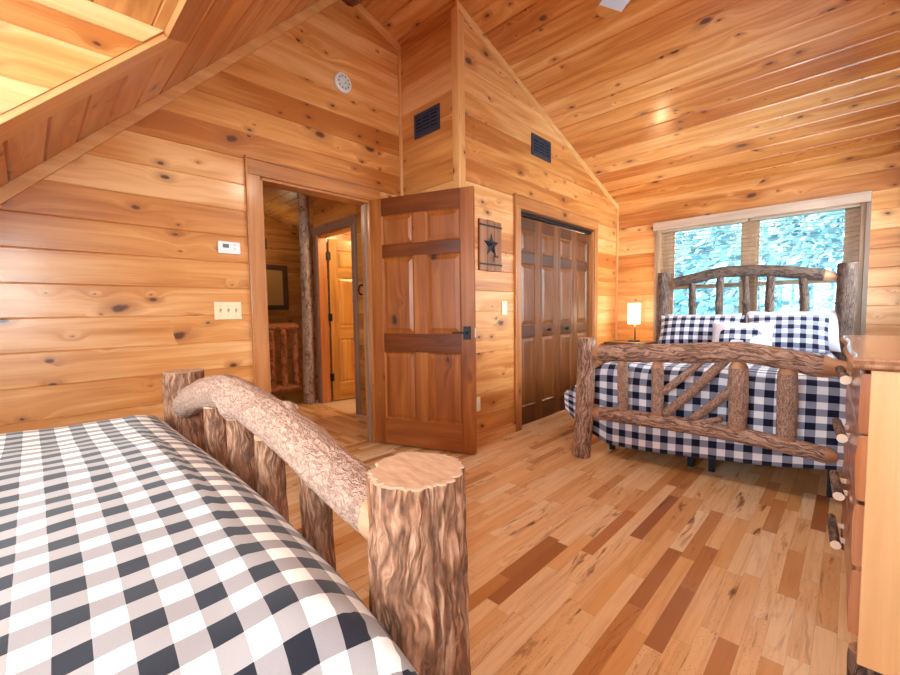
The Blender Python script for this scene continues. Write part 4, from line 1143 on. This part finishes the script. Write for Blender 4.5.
bp.parent = pil; bp.location = (0, 0, 0)
bp['label'] = 'navy checked patch in the shape of a bear'

# ================================================================== BEDSIDE
root = thing('nightstand', (-1.90, 5.03, 0.0), 'brown wooden nightstand between the closet wall and the far bed', 'nightstand')
mb = MB(); mb.box((-2.14, 4.85, 0.690), (-1.66, 5.27, 0.722)); mb.build('top', NIGHT, parent=root, bevel=0.005)
for (x, y) in ((-2.10, 4.90), (-1.70, 4.90), (-2.10, 5.22), (-1.70, 5.22)):
    log_obj('leg', [(x, y, 0), (x, y, 0.69)], 0.024, [BARK_FAR, CUT], root, n=16, rings=20, amp=0.002, seed=x + y)
mb = MB(); mb.box((-2.10, 4.90, 0.53), (-1.70, 5.22, 0.69)); dr = mb.build('drawer_box', NIGHT, parent=root, bevel=0.004)
mb = MB(); mb.lathe([(0, 0), (0.016, 0), (0.016, -0.02), (0, -0.024)], (-1.9, 4.90, 0.61), n=14, axis='y'); mb.build('knob', BLACK, parent=dr)
lx, ly, lz = -1.860, 5.05, 0.722
root = thing('table_lamp', (lx, ly, lz), 'lit table lamp with white cylinder shade and dark base on the nightstand', 'lamp')
mb = MB(); mb.lathe([(0, 0), (0.068, 0), (0.070, 0.006), (0.066, 0.016), (0.03, 0.022), (0, 0.022)], (lx, ly, lz), n=36); mb.build('base', BRONZE, parent=root)
mb = MB(); mb.lathe([(0, 0.02), (0.008, 0.02), (0.007, 0.22), (0, 0.22)], (lx + 0.012, ly, lz), n=16); mb.build('stem', BRONZE, parent=root)
mb = MB(); mb.lathe([(0.067, 0.212), (0.067, 0.455)], (lx, ly, lz), n=48); sh = mb.build('lamp_shade', SHADE, parent=root, solid=0.002)
for h in (0.214, 0.453):
    mb = MB(); mb.lathe([(0.0645, h - 0.002), (0.0685, h - 0.002), (0.0685, h + 0.002), (0.0645, h + 0.002), (0.0645, h - 0.002)], (lx, ly, lz), n=48); mb.build('shade_ring', WHITE, parent=sh)
mb = MB(); mb.lathe([(0, 0.23), (0.02, 0.235), (0.03, 0.27), (0.02, 0.30), (0, 0.31)], (lx, ly, lz), n=20)
b = mb.build('bulb', plain('warm_bulb', 'fff0d0', 0.4, emit='ffdca0', estr=60.0), parent=root)

# ================================================================== DRESSER
root = thing('dresser', (0.040, 1.52, 0.0), 'rustic log-and-slab chest of drawers at the right edge, with stick handles', 'dresser')
root.rotation_euler = (0, 0, math.radians(1.6))
dx, dy0, dy1 = 0.040, 1.52, 2.60
mb = MB(); mb.box((dx, dy0, 0.14), (0.50, dy0 + 0.025, 0.945), grain=(0, 0, 1)); mb.build('side_panel', DRESSER, parent=root, bevel=0.002)
mb = MB(); mb.box((dx, dy1 - 0.025, 0.14), (0.50, dy1, 0.945), grain=(0, 0, 1)); mb.build('side_panel', DRESSER, parent=root, bevel=0.002)
mb = MB(); mb.box((dx + 0.02, dy0 + 0.025, 0.14), (0.50, dy1 - 0.025, 0.945)); mb.build('carcass', DRESSER, parent=root)
# live-edge top
mb = MB()
out = []
nE = 60
def wob(t, s): return noise.noise(Vector((t * 3.0, s, 1.5))) * 0.008 + noise.noise(Vector((t * 12.0, s, 4.5))) * 0.004
top_ = []; bot_ = []; midl = []
per = []
for k in range(nE): per.append((-0.002 + wob(k / nE, 1.0), dy1 + 0.05 - (dy1 - dy0 + 0.09) * k / nE, -1, 0))
for k in range(nE): per.append((-0.002 + 0.535 * k / nE + 0.006 * (k == 0), dy0 - 0.045 + wob(k / nE, 5.0), 0, -1))
per.append((0.535, dy0 - 0.045, 0, 0)); per.append((0.535, dy1 + 0.05, 0, 0))
def ringz(z, ins):
    c = []
    for (x, y, nx_, ny_) in per:
        c.append(Vector((x - nx_ * ins, y - ny_ * ins, z)))
    return c
prof = [(0.945, 0.020), (0.952, 0.004), (0.962, 0.0), (0.970, 0.008), (0.976, 0.016)]
R_ = [ringz(z, i) for z, i in prof]
for k in range(len(R_) - 1):
    for j in range(len(per)):
        a, b = R_[k][j], R_[k][(j + 1) % len(per)]; c, d = R_[k + 1][(j + 1) % len(per)], R_[k + 1][j]
        mb.face([a, b, c, d], m=1 if k < 3 else 0, grain=(0, 1, 0), sm=True)
mb.face(R_[-1], grain=(0, 1, 0)); mb.face(R_[0][::-1], grain=(0, 1, 0))
LIVE = wood('live_edge_rim', 'cfa07c', 'a87654', '6c4630', knots=0.3, coat=0.0, rough=0.6)
mb.build('top', [TOPW, LIVE], parent=root)
# slab drawer fronts
for k, (z0, z1) in enumerate(((0.775, 0.935), (0.590, 0.762), (0.408, 0.580), (0.215, 0.398))):
    mb = MB()
    nx_, nz_ = 50, 12
    P = []; U = []
    for i in range(nx_ + 1):
        y = dy0 + 0.005 + (dy1 - dy0 - 0.01) * i / nx_
        row = []; ur = []
        zz0 = z0 + noise.noise(Vector((y * 5, k * 3.0, 0.3))) * 0.010; zz1 = z1 + noise.noise(Vector((y * 5, k * 3.0, 4.3))) * 0.010
        for j in range(nz_ + 1):
            f = 0.5 - 0.5 * math.cos(PI * j / nz_)
            bul = 0.016 + 0.004 * math.sin(PI * f) ** 0.4 + noise.noise(Vector((y * 3.0, f * 1.5, k * 2.0))) * 0.003
            if j in (0, nz_): bul -= 0.006
            row.append(Vector((dx - bul, y, zz0 + (zz1 - zz0) * f))); ur.append((y + k * 3, z0 + (z1 - z0) * f))
        P.append(row); U.append(ur)
    mb.grid([r[::-1] for r in P], [r[::-1] for r in U], sm=True)
    for (row, rev) in ((P[0], False), (P[-1], True)):
        cap = [Vector((dx, row[0].y, row[0].z))] + row + [Vector((dx, row[-1].y, row[-1].z))]
        cap = cap if rev else cap[::-1]
        mb.face(cap, grain=(0, 0, 1))
    d_ = mb.build('drawer', SLAB, parent=root)
    zc = (0.862, 0.664, 0.462, 0.290)[k]
    hx = 0.002 - 0.002 * k
    hd = MB(); log(hd, [(hx - 0.012, 2.12, zc + 0.012), (hx, 1.90, zc)], [0.014, 0.0155], n=20, rings=20, amp=0.0012, seed=k * 1.9, rim=None)
    h_ = hd.build('handle', [BARK_DARK, PEELED], parent=d_)
    for y in (1.95, 2.08):
        mb = MB(); mb.box((hx, y - 0.007, zc - 0.006), (dx - 0.02, y + 0.007, zc + 0.008)); mb.build('peg', PEELED, parent=h_)
for (x, y) in ((dx + 0.022, dy0 + 0.04), (dx + 0.022, dy1 - 0.04), (0.46, dy0 + 0.04), (0.46, dy1 - 0.04)):
    log_obj('leg', [(x, y, 0), (x, y, 0.16)], 0.038, [BARK_DARK, CUT], root, n=24, rings=10, amp=0.003, seed=x + y)

# ================================================================== CEILING FAN (only a blade tip reaches into the photograph)
fx, fy, fz = -0.52, 1.868, 2.665
root = thing('ceiling_fan', (fx, fy, fz), 'ceiling fan whose pale blade tip shows at the top edge', 'ceiling fan')
mb = MB(); mb.lathe([(0, 0.745), (0.06, 0.745), (0.055, 0.70), (0.014, 0.68), (0.014, 0.20), (0.03, 0.19), (0, 0.19)], (fx, fy, fz), n=32); mb.build('downrod', BRONZE, parent=root)
mb = MB(); mb.lathe([(0, 0.19), (0.09, 0.18), (0.13, 0.13), (0.13, 0.05), (0.09, 0.0), (0.07, -0.02), (0.07, -0.045), (0, -0.045)], (fx, fy, fz), n=40); mb.build('motor', BRONZE, parent=root)
FILL_BOWL = plain('added_bowl_glow', 'fff6ea', 0.4, emit='fff0dc', estr=48.0)  # glowing bowl added out of view to brighten the floor
mb = MB(); mb.lathe([(0.11, -0.045), (0.118, -0.06), (0.10, -0.10), (0.06, -0.125), (0.0, -0.132)], (fx, fy, fz), n=36); mb.build('added_glow_bowl', FILL_BOWL, parent=root)
a0 = math.atan2(2.245 - fy, -1.0 - fx)
for k in range(5):
    T = Matrix.Translation((fx, fy, fz + 0.01)) @ Matrix.Rotation(a0 + k * 2 * PI / 5, 4, 'Z') @ Matrix.Rotation(math.radians(12), 4, 'X')
    mb = MB()
    prof = [(0.20, 0.045), (0.30, 0.055), (0.45, 0.062), (0.56, 0.063), (0.60, 0.056), (0.615, 0.035), (0.62, 0.0)]
    up = prof + [(x, -y) for x, y in prof[-2::-1]]
    mb.prism([T @ Vector((x, y, 0)) for x, y in up][::-1], T.to_3x3() @ Vector((0, 0, 0.008)), m=0)
    bl = mb.build('blade', [BLADE], parent=root)
    mb = MB(); mb.prism([T @ Vector((x, y, -0.001)) for x, y in ((0.622, -0.03), (0.622, 0.03), (0.60, 0.0575), (0.555, 0.0632), (0.555, -0.0632), (0.60, -0.0575))][::-1], T.to_3x3() @ Vector((0, 0, 0.010))); mb.build('wood_tip', BLADEW, parent=bl)
    mb = MB(); mb.box((0.08, -0.02, 0.008), (0.26, 0.02, 0.014), T=T); mb.build('blade_arm', BRONZE, parent=bl)

# ================================================================== OUTSIDE
mb = MB(); mb.face([(-25, 5.6, -2.9), (25, 5.6, -2.9), (25, 24, -2.4), (-25, 24, -2.4)]); mb.face([(-25, 24, -2.4), (25, 24, -2.4), (30, 44, 14), (-30, 44, 14)]); 
g = mb.build('ground', GRASS, kind='structure')
def tree(x, y, h, rc, mat, label, seed):
    rnd = random.Random(seed)
    root = thing('tree', (x, y, -2.8), label, 'tree', 'trees outside the window')
    log_obj('trunk', [(x, y, -2.9), (x + rnd.uniform(-.2, .2), y, -2.9 + h * 0.5), (x, y, -2.9 + h * 0.8)], [0.17, 0.13, 0.06], [TRUNK, CUT], root, n=12, rings=16, amp=0.01, seed=seed)
    mb = MB()
    for k in range(2400):
        while True:
            p = Vector((rnd.uniform(-1, 1), rnd.uniform(-1, 1), rnd.uniform(-1, 1)))
            if 0.35 < p.length < 1 and noise.noise(p * 2.3 + Vector((seed, 0, 0))) > -0.12: break
        c = Vector((x, y, -2.9 + h * 0.58)) + Vector((p.x * rc, p.y * rc, p.z * h * 0.42))
        s_ = rnd.uniform(0.06, 0.17)
        q = Vector((rnd.gauss(0, 1), rnd.gauss(0, 1), rnd.gauss(0, 1))).normalized()
        w_ = q.orthogonal().normalized()
        e = q.cross(w_)
        mb.face([c - w_ * s_, c - e * s_ * .55, c + w_ * s_, c + e * s_ * .55], [(0, 0), (1, 0), (1, 1), (0, 1)])
    mb.build('foliage', mat, parent=root, merge=False)
for k, (x, y, h, rc) in enumerate(((-5.0, 10.0, 6.5, 1.5), (-1.9, 10.2, 6.4, 1.45), (1.3, 10.4, 6.6, 1.5), (-3.6, 13.8, 8.2, 1.75), (0.1, 14.0, 8.0, 1.8), (-6.6, 17.6, 9.6, 2.2), (-2.0, 18.0, 9.4, 2.2), (2.6, 18.2, 9.8, 2.2))):
    tree(x, y, h, rc, LEAF1 if k % 2 else LEAF2, 'blurred blue-green tree seen through the window blinds', k * 7 + 3)

# ================================================================== LIGHT
w = bpy.data.worlds.new('World'); scene.world = w
w.use_nodes = True
bg = w.node_tree.nodes['Background']
bg.inputs[0].default_value = (0.88, 0.95, 1.0, 1)
bg.inputs[1].default_value = 11.0
def portal(name, loc, rot, sx, sy):
    l = bpy.data.lights.new(name, 'AREA'); l.shape = 'RECTANGLE'; l.size = sx; l.size_y = sy
    l.cycles.is_portal = True
    o = bpy.data.objects.new(name, l); COL.objects.link(o); o.location = loc; o.rotation_euler = rot
portal('daylight_dormer', ((SX0 + SX1) / 2, YS - 0.12, (SZ0 + SZ1) / 2), (PI / 2, 0, 0), SX1 - SX0, SZ1 - SZ0)
portal('daylight_side', (XE + 0.12, (EY0 + EY1) / 2, (EZ0 + EZ1) / 2), (PI / 2, 0, PI / 2), EY1 - EY0, EZ1 - EZ0)
portal('daylight_side', (XE + 0.12, (FY0 + FY1) / 2, (FZ0 + FZ1) / 2), (PI / 2, 0, PI / 2), FY1 - FY0, FZ1 - FZ0)
portal('daylight_window', ((WX0 + WX1) / 2, YN + 0.17, (WZ0 + WZ1) / 2), (-PI / 2, 0, 0), WX1 - WX0, WZ1 - WZ0)
def point(name, loc, e, col, r=0.05):
    l = bpy.data.lights.new(name, 'POINT'); l.energy = e; l.color = col; l.shadow_soft_size = r
    o = bpy.data.objects.new(name, l); COL.objects.link(o); o.location = loc
point('lamp_light', (lx, ly, lz + 0.36), 5.0, (1.0, 0.78, 0.5), 0.03)
point('great_room_light', (-7.7, 3.3, 2.45), 3.5, (1.0, 0.76, 0.45), 0.15)
point('hall_fill_added', (-4.2, 1.0, 2.2), 7.0, (1.0, 0.8, 0.55), 0.1)  # no lamp known here; added to brighten the railing balusters
point('bath_light', (-3.7, 3.3, 2.2), 22.0, (1.0, 0.78, 0.36), 0.1)

# ================================================================== CAMERA
f_px, yaw, pit, roll = 412.21, 0.77342, 0.062795, -0.014232
f0 = Vector((-math.sin(yaw), math.cos(yaw), 0)); r0 = Vector((math.cos(yaw), math.sin(yaw), 0)); up = Vector((0, 0, 1))
f = f0 * math.cos(pit) - up * math.sin(pit); u = up * math.cos(pit) + f0 * math.sin(pit)
r2 = r0 * math.cos(roll) + u * math.sin(roll); u2 = u * math.cos(roll) - r0 * math.sin(roll)
cd = bpy.data.cameras.new('camera'); cam = bpy.data.objects.new('camera', cd); COL.objects.link(cam)
cd.sensor_fit = 'HORIZONTAL'; cd.sensor_width = 36.0; cd.lens = f_px / 900 * 36.0
cd.clip_start = 0.02
cam.matrix_world = Matrix(((r2.x, u2.x, -f.x, 0), (r2.y, u2.y, -f.y, 0), (r2.z, u2.z, -f.z, 1.11), (0, 0, 0, 1)))
scene.camera = cam
vs = scene.view_settings
scene.display_settings.display_device = 'sRGB'
vs.view_transform = 'Standard'; vs.look = 'None'; vs.gamma = 1.0; vs.exposure = 1.22; vs.use_curve_mapping = False
scene.cycles.max_bounces = 10
scene.cycles.diffuse_bounces = 7
scene.cycles.transparent_max_bounces = 12
scene.cycles.sample_clamp_indirect = 8.0
